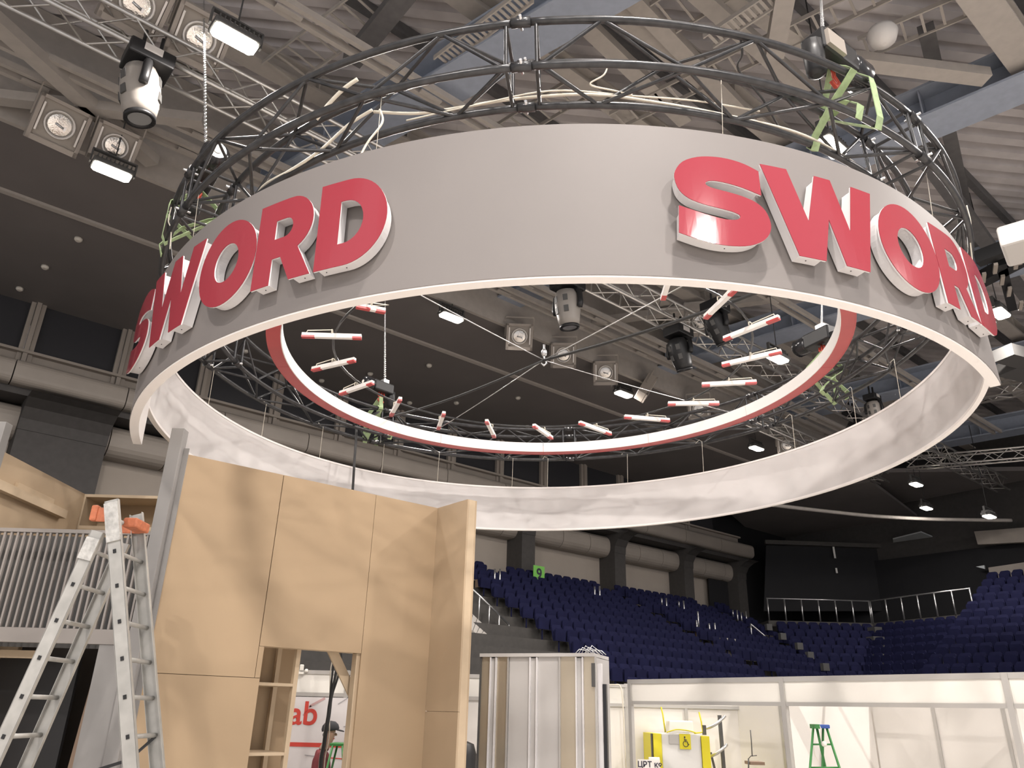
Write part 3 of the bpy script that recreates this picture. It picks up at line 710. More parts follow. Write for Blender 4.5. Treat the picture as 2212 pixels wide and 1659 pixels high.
def sling(phi, label, dphi=2.0, m_='sling_green', wrap=2):
    t = thing('lifting_sling', label, 'sling', rw(phi, (TI + TO) / 2, TB), 'green lifting slings round the truss')
    g = .045; T = rw(phi, (TI + TO) / 2, TT + .27)
    side = (rw(phi + 1, TO, TB) - rw(phi - 1, TO, TB)).normalized()
    for s in range(wrap):
        p0 = phi + (s - .5) * dphi; sg = 1 if s else -1
        loop = [(TO + g * .2, TT + g), (TO + g, TT - .01), (TO * .5 + TI * .5 + .03, (TB + TT) / 2 + .05), (TI + .02, TB + .08), (TI - g, TB), (TI, TB - g), (TI + g * .8, TB)]
        if s: loop = [(TO + g, TT), (TO + g, TT - .05), (TO + g, TB + .03), (TO + .01, TB - g), (TO - .05, TB + .02), (TI + .1, TB + .22), (TI, TT - .05), (TI - g, TT), (TI, TT + g)]
        pts = [rw(p0 + sg * .7 * i / len(loop), r, z) for i, (r, z) in enumerate(loop)]
        MB().ribbon([T] + pts, .062, .006, side).build('strap', m_, t)
    MB().ribbon([T, rw(phi + 1.4, TI - .02, TT + .04), rw(phi + 1.6, TI - g, TT - .02), rw(phi + 1.2, TI + .06, TT - .06), rw(phi - .5, TO - .1, TT - .14), rw(phi - 1.4, TO + g, TB + .05), rw(phi - 1.4, TO + .01, TB - g)], .06, .006, side).build('strap', m_, t)
    MB().path([T + Z * .06 + side * .04, T + Z * .02 + side * .05, T - Z * .04, T + Z * .02 - side * .05, T + Z * .06 - side * .04], .014, 6).build('shackle', 'shackle_red', t)
PH = [28.3, -60.5, -141, 111.5]
hoist(PH[0], 'black chain hoist above the right front of the ring', atz(1770, -60, 15.5), 1.0, .16); sling(PH[0], 'green sling round the truss at the right front, beside the flood light', 2.4)
hoist(PH[1], 'black chain hoist at the left end of the ring truss', atz(440, 0, 15.0)); sling(PH[1], 'green sling round the truss at the left above the letter W', 2.6)
hoist(PH[2], 'small black chain hoist at the back left of the ring', atz(832, 600, 15.0), .8); sling(PH[2], 'green sling round the truss at the back left below the chain', 2.2)
hoist(PH[3], 'black chain hoist at the back right beside the red hoop', atz(1776, 600, 15.0)); sling(PH[3], 'green sling round the truss at the back right', 2.4)
# --- hanger wires of the banner (parts of the banner)
hw = withmat(MB().tube(cyl(0, RR - .03, HF1 - .02), cyl(.4, TO - .03, TB), .002, 5).mesh('hanger_wire'), 'cable_white')
for ph in (-47, -20, 12, 41): inst('hanger_wire', hw, BN, rot=(0, 0, math.radians(ph)))
hb = withmat(MB().path([cyl(0, RR - .04, HB1), cyl(-.3, TO - .06, TB), cyl(.5, TO - .02, TB + .05), cyl(.9, TO - .1, TB - .02)], .003, 5).mesh('hanger_wire'), 'cable_white')
for ph in (62, 76, 95, 107, 122, 143, 160, 178, 186, 203, 216, 231, 246, 262, 275): inst('hanger_wire', hb, BN, rot=(0, 0, math.radians(ph)))
# --- loose cables on the truss
def rcable(pts, r, m_, label): tag(MB().path(smooth([rw(*p) for p in pts]), r, 6).build('cable', m_), label, 'cable')
def smooth(P, n=6):
    out = []; N = len(P)
    for i in range(N - 1):
        p0, p1, p2, p3 = P[max(i - 1, 0)], P[i], P[i + 1], P[min(i + 2, N - 1)]
        for k in range(n):
            t = k / n; out.append(.5 * ((2 * p1) + (p2 - p0) * t + (2 * p0 - 5 * p1 + 4 * p2 - p3) * t * t + (3 * p1 - p0 - 3 * p2 + p3) * t ** 3))
    return out + [P[-1]]
rcable([(-24, TI + .03, TB + .20), (-19, TI - .03, TB + .13), (-14, TI - .03, TB + .10), (-8, TI, TB + .08), (0, TI + .02, TB + .07), (8, TI, TB + .045), (16, TI - .01, TB + .04), (24, TI + .01, TB + .045), (31, TI, TB + .04), (38, TI, TB + .02), (45, TI - .02, TB + .035)], .011, 'cable_white', 'thick white cable lying along the lower front chord of the truss')
rcable([(-24, TI + .05, TB + .2), (-27, TI + .05, TB + .14), (-31, TI + .04, TB + .02), (-36, TI + .02, TB - .0), (-42, TI, TB + .05), (-46, TI - .05, TB - .02)], .012, 'cable_white', 'white cable drooping from the bundle at the left front of the truss')
rcable([(-24, TO - .1, TB + .3), (-25.5, TO - .1, TB + .26), (-27.5, TO - .12, TB + .2), (-29, TO - .12, TB + .1)], .015, 'cable_white', 'bundle of white cable taped at the left front of the truss')
rcable([(-23, TI + .05, TB + .18), (-22.5, TI + .05, TB + .05), (-24, TI + .06, TB - .1), (-24.5, TI + .1, TB - .28)], .008, 'cable_white', 'white cable end hanging straight down behind the banner edge')
rcable([(-20, TI, TB + .06), (-12, TI + .02, TB + .05), (-4, TI + .03, TB + .10), (4, TI - .02, TB + .11), (12, TI - .03, TB + .14), (20, TI - .05, TB + .2)], .006, 'cable_white', 'thin grey cable beside the thick white one on the truss')
rcable([(2, TI + .05, TT - .03), (1.5, TI + .03, TT - .14), (0, TI + .02, TT - .22), (2.5, TI, TT - .25), (4.5, TI, TT - .28)], .006, 'cable_white', 'short knotted cord dangling in the front of the truss')
rcable([(14, TO, TT), (15, TO - .1, TT - .05), (16, TI + .1, TT - .02), (20, TI, TT - .12), (24, TI - .1, TT - .25), (26, TI, TT - .3)], .008, 'cable_black', 'black cable looping between the chords near the right hoist')
for ph, lb in ((-58, 'white wire tied at the left arc of the truss'), (57, 'white wire tied at the right arc of the truss'), (64, 'second white wire tied at the right end of the truss')):
    rcable([(ph, TO + .03, TT - .1), (ph + .5, TO + .03, TB + .12), (ph + 1.5, TO, TB), (ph + 2, TO - .02, TB - .2)], .005, 'cable_white', lb)
P = rw(-137, TI, TB); q = aty(765, 1050, 9.8)
bc = thing('cable_bundle', 'black cable bundle hanging down from the back left of the ring into the doorway', 'cable', aty(705, 1659, 9.9))
D0 = [atd(770, 925, 11.2), atd(769, 950, 11.1), atd(766, 990, 11.0), atd(762, 1055, 10.85)]
for k in range(3): MB().path(smooth([p + Vector((.009 * k - .009, .005 * k, 0)) for p in D0] + [aty(752 + 2 * k, 1200, 10.4), aty(735 + 2 * k, 1380, 10.0)]), .008, 6).build('strand', 'cable_black', bc)
low = [(735, 1380), (728, 1440), (716, 1500), (712, 1528), (710, 1545), (704, 1580), (700, 1610), (694, 1640), (690, 1700)]
for k, (dx, w_, m_) in enumerate([(0, .016, 'cable_black'), (5, .012, 'cable_black'), (-5, .012, 'cable_black'), (3, .008, 'cable_white'), (-8, .007, 'cable_white')]):
    MB().path(smooth([aty(x + dx * (1.6 if 1400 < y < 1500 else .45) + (6 if k == 3 and y > 1560 else 0), y, 9.95 + .01 * k) for x, y in low]), w_, 6).build('strand', m_, bc)

# ================================================================== FIBREBOARD STAND
ML = Vector((-2.81, 6.41, 0))
def mp(s, d, z): return ML + U * s + V * d + Z * z
def mbox(s0, s1, d0, d1, z0, z1): return MB().prism([mp(s0, d0, z0), mp(s1, d0, z0), mp(s1, d0, z1), mp(s0, d0, z1)], V * (d1 - d0))
st = thing('fibreboard_wall', 'tall pale brown fibreboard wall with a doorway cut in it', 'wall panel', ML)
G = .0008
for nm, s0, s1, z0, z1 in (('board', .02, .905 , 2.225, 4.0), ('board', .02, .955, 0, 2.222), ('board', .91, 1.905, 2.48, 4.0), ('board', 1.908, 2.672, 0, 4.0)):
    mbox(s0 + G, s1 - G, 0, .018, z0 + G, z1 - G).build(nm, 'mdf', st)
mbox(.91, .955, .002, .018, 2.226, 2.478).build('board', 'mdf', st)
for s0, s1 in ((.02, .1), (.86, .95), (1.88, 1.95), (2.58, 2.66)): mbox(s0, s1, .019, .10, 0, 3.99 if s0 != .86 else 3.98).build('stud', 'mdf_pale', st)
mbox(.1, .859, .019, .03, 2.12, 2.32).build('backing', 'mdf', st); mbox(.1, 2.58, .019, .10, 3.9, 3.985).build('top_plate', 'mdf_pale', st)
mbox(1.872, 1.879, .019, .10, 0, 2.479).build('jamb', 'mdf_edge', st)
mbox(.95, 1.899, .019, .15, 2.482, 2.50).build('lintel', 'mdf_edge', st)
MB().prism([atp(x, y, mp(0, .16, 0), V) for x, y in ((704, 1399), (728, 1401), (769, 1490), (765, 1528))], V * .02).build('diagonal_board', 'mdf_edge', st)
# return wing towards the viewer
def wbox(a0, a1, e0, e1, z0, z1):
    if a0 == 0: a0 = .001
    return MB().prism([mp(2.668 + e0, -a0, z0), mp(2.668 + e1, -a0, z0), mp(2.668 + e1, -a0, z1), mp(2.668 + e0, -a0, z1)], -V * (a1 - a0))
wbox(.0, .53, 0, .018, 2.0, 4.0).build('board', 'mdf_pale', st); wbox(.0, .53, 0, .018, 0, 1.997).build('board', 'mdf_pale', st)
wbox(.002, .51, .019, .03, 1.94, 2.06).build('backing', 'mdf', st); wbox(.0, .53, .10, .118, 0, 4.0).build('board', 'mdf_pale', st); wbox(.512, .53, .019, .099, 0, 4.0).build('board', 'mdf_edge', st); wbox(0, .51, .019, .099, 3.9, 3.99).build('top_plate', 'mdf_pale', st)
# shelf rack behind the opening
sh = thing('shelf_rack', 'open fibreboard shelf rack standing inside the doorway', 'shelf', mp(1.1, .3, 0))
mbox(.96, .98, .12, .6, 0, 2.5).build('side', 'mdf_edge', sh); mbox(1.32, 1.36, .12, .17, 0, 2.62).build('upright', 'mdf_edge', sh); mbox(1.32, 1.36, .52, .57, 0, 2.62).build('upright', 'mdf_edge', sh)
mbox(.98, 1.59, .6, .615, 0, 2.6).build('back', 'mdf', sh)
for z in (.5, 1.05, 1.62, 2.17): mbox(.98, 1.319, .12, .6, z, z + .025).build('shelf', 'mdf_edge', sh)
# left arm of the stand: fibreboard side wall and box niche
lw = thing('fibreboard_side_wall', 'pale fibreboard side wall behind the slatted screen at the left edge', 'wall panel', (-4.45, 6.47, 0))
MB().bbox((-4.47, 6.0, 0), (-4.43, 7.9, 4.0)).build('board', 'mdf_pale', lw)
MB().bbox((-4.43, 6.4, 3.66), (-4.36, 7.55, 3.74)).build('cleat', 'mdf_edge', lw)
MB().bbox((-4.43, 6.75, 3.745), (-4.40, 7.35, 3.80)).build('cleat', 'mdf_edge', lw)
nb = thing('box_niche', 'shallow fibreboard box niche behind the top of the aluminium ladder', 'niche', (-4.0, 8.1, 3.6))
x0, x1, y0, y1, z0, z1 = -4.44, -3.2, 7.9, 8.25, 3.64, 4.0
for a, b in (((x0, y0, z1 - .03), (x1, y1, z1)), ((x0, y0, z0), (x1, y1, z0 + .03)), ((x0, y0, z0 + .03), (x0 + .03, y1, z1 - .03)), ((x1 - .03, y0, z0 + .03), (x1, y1, z1 - .03))): MB().bbox(a, b).build('frame_board', 'mdf_edge', nb)
MB().bbox((x0 + .03, y1 - .02, z0 + .03), (x1 - .03, y1, z1 - .03)).build('back_board', 'mdf', nb)
MB().bbox((x0, y0, 0), (x1, y0 + .02, z0)).build('lower_board', 'mdf_pale', nb)
# grey slatted screen with its posts
sc = thing('slat_screen', 'grey slatted screen with a doorway below, at the lower left', 'screen', (-3.6, 6.4, 0))
Y0 = 6.36
MB().bbox((-2.945, Y0 - .02, 0), (-2.835, Y0 + .08, 4.21)).build('tall_post', 'frame_grey', sc, bevel=.004)
MB().bbox((-4.50, Y0 - .02, 0), (-4.39, Y0 + .08, 4.23)).build('tall_post', 'frame_grey', sc, bevel=.004)
MB().bbox((-4.39, Y0, 3.28), (-2.945, Y0 + .06, 3.31)).build('top_rail', 'slat_grey', sc)
MB().bbox((-4.39, Y0, 2.42), (-2.945, Y0 + .06, 2.53)).build('bottom_rail', 'slat_grey', sc)
MB().bbox((-3.17, Y0 + .01, 0), (-2.945, Y0 + .06, 2.419)).build('door_panel', 'frame_grey', sc)
MB().bbox((-2.834, Y0 + .05, 0), (-2.79, Y0 + .06, 4.05)).build('cover_strip', 'frame_grey', sc)
me = None; xx = -4.36
while xx < -2.96:
    if me is None: me = withmat(MB().bbox((-.008, 0, 0), (.008, .022, .748)).mesh('slat'), 'slat_grey')
    o = inst('slat', me, sc); o.location = Vector((xx, Y0 + .005, 2.531)) - sc.location; xx += .0535
MB().bbox((-4.39, Y0 + .25, 2.4), (-2.95, Y0 + .27, 3.3)).build('back_panel', 'grey_dark', sc)
# things in the dark doorway under the screen
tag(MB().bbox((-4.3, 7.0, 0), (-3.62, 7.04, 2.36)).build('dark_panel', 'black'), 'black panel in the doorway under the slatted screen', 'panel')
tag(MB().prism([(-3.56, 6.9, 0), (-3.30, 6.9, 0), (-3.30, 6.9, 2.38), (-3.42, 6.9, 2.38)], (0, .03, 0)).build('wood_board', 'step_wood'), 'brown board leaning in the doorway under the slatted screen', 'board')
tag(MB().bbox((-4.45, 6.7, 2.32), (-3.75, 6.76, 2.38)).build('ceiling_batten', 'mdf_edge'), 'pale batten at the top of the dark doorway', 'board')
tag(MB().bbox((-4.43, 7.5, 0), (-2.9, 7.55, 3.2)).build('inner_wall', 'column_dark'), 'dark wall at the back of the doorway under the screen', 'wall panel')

# ================================================================== ALUMINIUM STEP LADDER
LY0, LY1 = 5.3, 5.72
T0 = aty(240, 1080, LY0); Bq = aty(276, 1592, LY0); At = aty(219, 1128, LY0); Aq = aty(22, 1560, LY0)
def ext(p, q, z): return p + (q - p) * ((z - p.z) / (q.z - p.z))
ld = thing('step_ladder', 'tall scuffed aluminium double step ladder standing at the left', 'ladder', (T0.x, LY0, 0))
bt, bb_ = ext(T0, Bq, T0.z), ext(T0, Bq, 0); at_, ab = ext(At, Aq, T0.z - .22), ext(At, Aq, 0)
bt.y = bb_.y = at_.y = ab.y = LY0
def stile(p, q, y, w, sgn, nm='stile'):
    d = (q - p).normalized(); a = Vector((d.z, 0, -d.x))
    p, q = Vector((p.x, y, p.z)), Vector((q.x, y, q.z)); m = MB()
    m.beam(p, q, .006, w, a) if False else m.prism([p - a * w / 2, p + a * w / 2, q + a * w / 2, q - a * w / 2], Vector((0, .004, 0)))
    for s in (-1, 1): m.prism([p + a * (s * w / 2 - .002), p + a * (s * w / 2 + .002), q + a * (s * w / 2 + .002), q + a * (s * w / 2 - .002)], Vector((0, .03 * sgn, 0)))
    return m.build(nm, 'alu_dull', ld)
for p, q, w in ((bt, bb_, .088), (at_, ab, .085)):
    sa = stile(p, q, LY0, w, 1); sb = stile(p, q, LY1, w, -1)
    d = (q - p).normalized(); L = (q - p).length; m = MB(); k = .13
    while k < L - .1:
        c = p + d * k
        MB().path([Vector((c.x, LY0 + .004, c.z)), Vector((c.x, LY1, c.z))], .015, 8).build('rung', 'alu_dull', ld)
        m.box((c.x, LY0 - .003, c.z), (.02, .006, .026), R=Matrix.Rotation(math.atan2(-d.x, -d.z), 3, 'Y')); k += .2385
    tag(m.build('rung_sockets', 'black', sa), kind='stuff')
    MB().box((q.x, (LY0 + LY1) / 2, .02), (.13, LY1 - LY0 + .1, .04)).build('foot_bar', 'black', ld) if q is bb_ else MB().box((q.x, (LY0 + LY1) / 2, .02), (.13, LY1 - LY0 + .06, .04)).build('foot_bar', 'black', ld)
for y in (LY0 - .012, LY1 + .012):
    MB().box((bt.x - .01, y + (.035 if y < 5.5 else -.03), bt.z - .10), (.15, .015, .10)).build('hinge_plate', 'orange', ld, bevel=.01)
MB().box((bt.x - .105, LY0 + .03, bt.z - .09), (.05, .05, .11)).build('hinge_knuckle', 'orange', ld, bevel=.012)
MB().box((bt.x + .09, (LY0 + LY1) / 2 + .05, bt.z - .12), (.10, .22, .07)).build('hinge_bracket', 'orange', ld, bevel=.012)
d = (bb_ - bt).normalized()
for y, k0, k1, p, dd in ((LY0 - .008, .02, .30, bt, d), (LY0 - .008, .05, .2, at_, (ab - at_).normalized())):
    c = p + dd * ((k0 + k1) / 2); MB().box((c.x, y, c.z), (.093, .012, k1 - k0), R=Matrix.Rotation(math.atan2(-dd.x, -dd.z), 3, 'Y')).build('film_wrap', 'wrap', ld)
MB().ribbon([Vector((ext(bt, bb_, 1.80).x + .005, LY1 - .02, 1.80)), Vector((ext(bt, bb_, 1.62).x - .16, LY1 - .1, 1.66)), Vector((ext(at_, ab, 1.35).x, LY1 - .02, 1.42))], .02, .004, Z).build('spreader_strap', 'black', ld)

# ================================================================== WHITE BOOTH ROW SEEN BEHIND THE DOORWAY
bw = thing('booth_wall', 'white shell-scheme booth wall seen through the fibreboard doorway', 'booth', (-1.2, 11.6, 0))
YB = 11.6
for x in (-4.2, -3.2, -2.2, -1.2, -.2, .8): MB().box((x, YB - .01, 1.25), (.05, .05, 2.5)).build('post', 'rail_alu', bw)
for i, x in enumerate((-4.2, -3.2, -2.2, -1.2, -.2)):
    MB().bbox((x + .03, YB, .03), (x + .97, YB + .02, 2.15)).build('panel', 'panel_white', bw); MB().bbox((x + .03, YB - .01, 2.2), (x + .97, YB + .01, 2.44)).build('fascia', 'fascia_white', bw)
MB().bbox((-4.2, YB - .03, 2.44), (.82, YB + .02, 2.49)).build('top_rail', 'rail_alu', bw); MB().bbox((-4.2, YB - .03, 2.15), (.82, YB + .02, 2.2)).build('lower_rail', 'rail_alu', bw)
# poster with the red print
ps = thing('poster', 'white printed wall poster with red letters ab and red bars', 'poster', (-2.9, YB - .05, 0))
YP = YB - .05
def pxy(x, y): return aty(x, y, YP - .006)
MB().bbox((-4.1, YP, .1), (-1.6, YP + .01, 2.14)).build('sheet', 'poster', ps)
me = withmat(text_mesh('ab', .42, .001, .006), 'poster_red'); o = inst('lettering', me, ps); c = pxy(656, 1543); o.location = Vector((c.x, YP - .004, c.z)) - ps.location; o.rotation_euler = (math.pi / 2, 0, 0)
def bar(a, b, w, m_, nm='bar'):
    p, q = pxy(*a), pxy(*b); p.y = q.y = YP - .003; MB().beam(p, q, .004, w, Z if abs((q - p).z) < abs((q - p).x) else Vector((1, 0, 0))).build(nm, m_, ps)
bar((560, 1606), (790, 1612), .052, 'poster_red'); bar((668, 1526), (702, 1508), .03, 'poster_faint'); bar((730, 1521), (751, 1508), .012, 'grey_print'); bar((742, 1570), (775, 1563), .012, 'grey_print')
bar((658, 1631), (700, 1636), .01, 'grey_print'); bar((712, 1637), (770, 1642), .012, 'poster_red'); bar((655, 1545), (672, 1524), .02, 'poster_faint')
# plug and cord on the booth top
c = aty(652, 1442, YB - .05); pl = thing('plug_lamp', 'small white clip lamp on the top edge of the booth behind the doorway', 'lamp', c)
MB().box(c, (.05, .05, .08)).build('body', 'fascia_white', pl, bevel=.01); MB().box(c - Z * .07, (.08, .06, .03)).build('clip', 'fascia_white', pl); MB().lathe(c + Vector((.07, 0, -.04)), [(.02, -.02), (.025, 0), (.02, .02)], Vector((1, 0, 0)), 8).build('bulb', 'fascia_white', pl)

# ================================================================== PERSON AT THE DOORWAY
def person():
    px0 = aty(699, 1600, 10.9).x; b = Vector((px0, 10.9, 0))
    t = thing('person', 'person in a maroon sweater and black cap looking at a phone by a green ladder', 'person', b)
    # joints (x to the right = facing direction), metres
    J = {'pelvis': (0, 0, .98, .150, .125), 'waist': (.0, 0, 1.12, .150, .125), 'chest': (-.02, 0, 1.32, .17, .135), 'neck0': (.0, 0, 1.50, .075, .075), 'neck': (.035, 0, 1.56, .058, .058), 'head0': (.06, 0, 1.64, .085, .075), 'head1': (.075, 0, 1.74, .098, .08), 'head2': (.07, 0, 1.80, .06, .055),
         'shR': (-.01, -.17, 1.44, .075, .07), 'elR': (-.02, -.24, 1.17, .052, .05), 'wrR': (.21, -.13, 1.17, .038, .035), 'shL': (-.01, .17, 1.44, .075, .07), 'elL': (.0, .25, 1.17, .052, .05), 'wrL': (.24, .10, 1.20, .038, .035),
         'hipR': (.0, -.10, .90, .105, .10), 'knR': (.03, -.11, .50, .07, .07), 'anR': (-.02, -.11, .09, .048, .048), 'toR': (.14, -.12, .04, .04, .035), 'hipL': (.0, .10, .90, .105, .10), 'knL': (.05, .11, .50, .07, .07), 'anL': (.03, .11, .09, .048, .048), 'toL': (.19, .12, .04, .04, .035)}
    EG = [('pelvis', 'waist'), ('waist', 'chest'), ('chest', 'neck0'), ('neck0', 'neck'), ('neck', 'head0'), ('head0', 'head1'), ('head1', 'head2'), ('chest', 'shR'), ('shR', 'elR'), ('elR', 'wrR'), ('chest', 'shL'), ('shL', 'elL'), ('elL', 'wrL'),
          ('pelvis', 'hipR'), ('hipR', 'knR'), ('knR', 'anR'), ('anR', 'toR'), ('pelvis', 'hipL'), ('hipL', 'knL'), ('knL', 'anL'), ('anL', 'toL')]
    ks = list(J); vs = [J[k][:3] for k in ks]; rad = [J[k][3:] for k in ks]; es = [(ks.index(a), ks.index(c)) for a, c in EG]
    for h, sy in (('wrR', -1), ('wrL', 1)):
        w = Vector(J[h][:3]); i0 = len(vs); palm = w + Vector((.075, 0, .02)); vs.append(tuple(palm)); rad.append((.034, .02)); es.append((ks.index(h), i0))
        for f in range(4):
            o = (f - 1.5) * .021; ln = (.036, .042, .040, .03)[f]; base = palm + Vector((.03, o * .4, o)); a = len(vs)
            for k in range(3): vs.append(tuple(base + Vector((ln * (.35 + .55 * k), -sy * .012 * k, .01 * k)))); rad.append((.0105 - .001 * k, .0105 - .001 * k))
            es += [(i0, a), (a, a + 1), (a + 1, a + 2)]
        a = len(vs)
        for k in range(2): vs.append(tuple(palm + Vector((.005 + .02 * k, -sy * .03, .035 + .02 * k)))); rad.append((.012, .012))
        es += [(i0, a), (a, a + 1)]
    me = bpy.data.meshes.new('body'); me.from_pydata(vs, es, []); o = bpy.data.objects.new('body', me); COL.objects.link(o); o.parent = t
    o.modifiers.new('skin', 'SKIN'); sk = me.skin_vertices[0].data
    for i, r in enumerate(rad): sk[i].radius = r; sk[i].use_root = (i == 0)
    sd = o.modifiers.new('sub', 'SUBSURF'); sd.levels = sd.render_levels = 2
    dg = bpy.context.evaluated_depsgraph_get(); m2 = bpy.data.meshes.new_from_object(o.evaluated_get(dg)); o.modifiers.clear(); o.data = m2
    for nm in ('skin', 'maroon', 'trousers'): m2.materials.append(M[nm])
    hand = [Vector(J['wrR'][:3]), Vector(J['wrL'][:3])]
    for p in m2.polygons:
        c = p.center; p.use_smooth = True
        if c.z > 1.525 or (c.x > hand[0].x + .0 and c.z > 1.05 and abs(c.y) < .22): p.material_index = 0
        elif c.z > .93: p.material_index = 1
        else: p.material_index = 2
    hd = b + Vector((.072, 0, 1.72))
    MB().lathe(hd + Vector((.0, 0, .035)), [(.108, -.02), (.112, .01), (.10, .05), (.065, .085), (.01, .1)], Vector((-.12, 0, 1)), 18).build('cap', 'cap', t)
    MB().prism([hd + Vector((.07, -.075, .03)), hd + Vector((.15, -.06, .012)), hd + Vector((.18, 0, .005)), hd + Vector((.15, .06, .012)), hd + Vector((.07, .075, .03))], (0, 0, .012)).build('cap_peak', 'cap', t)
    MB().lathe(hd + Vector((.062, 0, -.03)), [(.006, 0), (.018, .012), (.012, .03)], Vector((1, 0, .3)), 8).build('nose', 'skin', t)
    for s in (-1, 1):
        MB().lathe(hd + Vector((-.01, s * .06, -.02)), [(.012, -.01), (.026, 0), (.018, .012)], Vector((0, s, 0)), 10).build('ear', 'skin', t)
        MB().lathe(hd + Vector((.052, s * .03, -.005)), [(.006, 0), (.012, .006), (.006, .012)], Vector((1, 0, 0)), 8).build('eye', 'paper', t)
    MB().box(hd + Vector((.058, 0, -.075)), (.012, .045, .01)).build('mouth', 'shackle_red', t)
    MB().box(hd + Vector((-.05, 0, -.03)), (.07, .14, .07)).build('hair', 'cap', t, bevel=.03)
    ph = tag(MB().box(b + Vector((.36, -.02, 1.27)), (.012, .075, .15), R=Matrix.Rotation(.9, 3, 'Y')).build('phone', 'phone', bevel=.004), 'dark phone held by the person in maroon', 'phone')
person()
def frame_ladder(base, w, h, label, leans=.5):
    t = thing('small_ladder', label, 'ladder', base, 'small green step ladders'); b = Vector(base)
    for y, k in ((0, 1), (.0, -1)):
        for s in (-1, 1): MB().tube(b + Vector((k * leans / 2, s * w / 2, 0)), b + Vector((k * .06, s * w / 2 * .75, h)), .014, 8).build('leg', 'green_paint', t)
    for i in range(1, 6):
        z = h * i / 6.3; x = leans / 2 + (.06 - leans / 2) * z / h; ww = w / 2 * (1 - .25 * z / h)
        MB().box(b + Vector((x, 0, z)), (.07, ww * 2, .02)).build('step', 'green_paint', t)
        if i in (2, 5): MB().tube(b + Vector((-x, -ww, z)), b + Vector((-x, ww, z)), .01, 6).build('cross_bar', 'green_paint', t)
    MB().box(b + Vector((0, 0, h + .01)), (.2, w * .8, .035)).build('top_plate', 'green_paint', t, bevel=.01)
    return t
p = aty(733, 1606, 10.7); gl = frame_ladder((p.x, 10.75, 0), .40, p.z - .02, 'small green ladder in front of the person in maroon', .62)

# ================================================================== SILVER CABINET
C0, C1 = atz(1040, 1412, 2.6), atz(1287, 1411, 2.6); CD = (C1 - C0); CW = CD.length; CD.normalize(); CNn = CD.cross(Z).normalized()
if CNn.dot(Vector((0, -1, 0))) < 0: CNn = -CNn
C0.z = 0
cb = thing('silver_cabinet', 'silver and gold metal cabinet with vertical ribs between the stand and the booths', 'cabinet', C0 + CD * CW / 2)
def cbox(x0, x1, f, d, z0, z1):
    k = CW / 247.0; a, b_ = (x0 - 1040) * k, (x1 - 1040) * k
    return MB().prism([C0 + CD * a + CNn * f + Z * z0, C0 + CD * b_ + CNn * f + Z * z0, C0 + CD * b_ + CNn * f + Z * z1, C0 + CD * a + CNn * f + Z * z1], -CNn * d)
cbox(1041, 1284, -.02, .55, 0, 2.56).build('carcass', 'cab_grey', cb)
for x0, x1 in ((1041, 1062), (1077, 1100), (1213, 1246), (1262, 1286)): cbox(x0, x1, 0, .015, 0, 2.565).build('gold_strip', 'cab_gold', cb)
for x0, x1 in ((1104, 1149), (1166, 1212)): cbox(x0, x1, 0, .015, 0, 2.565).build('grey_panel', 'cab_grey', cb)
for x0, x1 in ((1062, 1077), (1149, 1166), (1246, 1262)):
    cbox(x0 + 1, x1 - 1, .004, .02, 0, 2.55).build('channel', 'cab_grey', cb)
    for e in (x0, x1 - 2.5): cbox(e, e + 2.5, .03, .045, 0, 2.56).build('channel_flange', 'letter_white', cb)
for e in (1039, 1100, 1211, 1285): cbox(e, e + 3.2, .02, .035, 0, 2.575).build('edge_strip', 'grey_dark' if e == 1039 else 'rail_alu', cb)
cbox(1039, 1284, .035, .6, 2.565, 2.60).build('top_cap', 'cab_grey', cb)
cbox(1279, 1286, .03, .03, 2.27, 2.5).build('motor_box', 'grey_dark', cb); cbox(1288, 1296, -.03, .05, 0, 2.5).build('corner_strip', 'letter_white', cb); cbox(1296.5, 1303, -.06, .05, 0, 2.3).build('dark_edge', 'black_gloss', cb)
m = MB()
for i in range(7):
    a = C0 + CD * (CW * (.8 + .02 * i)) + Z * 2.60 - CNn * (.1 + .03 * (i % 4))
    m.path([a, a + Vector((.05, 0, .05 + .02 * (i % 3))), a + Vector((.12, .02, .04)), a + Vector((.17, .02, .0))], .005, 5)
tag(m.build('coiled_wire', 'steel'), 'tangle of wire lying on top of the silver cabinet', 'wire')
# black rounded cover beside the return wing
p = aty(1009, 1600, 8.6)
tag(MB().lathe((p.x - .06, 8.6, 0), [(.16, 0), (.16, p.z - .12), (.13, p.z - .03), (.05, p.z)], Z, 20).build('black_cover', 'black'), 'black rounded upright cover half hidden by the fibreboard wing', 'cover')

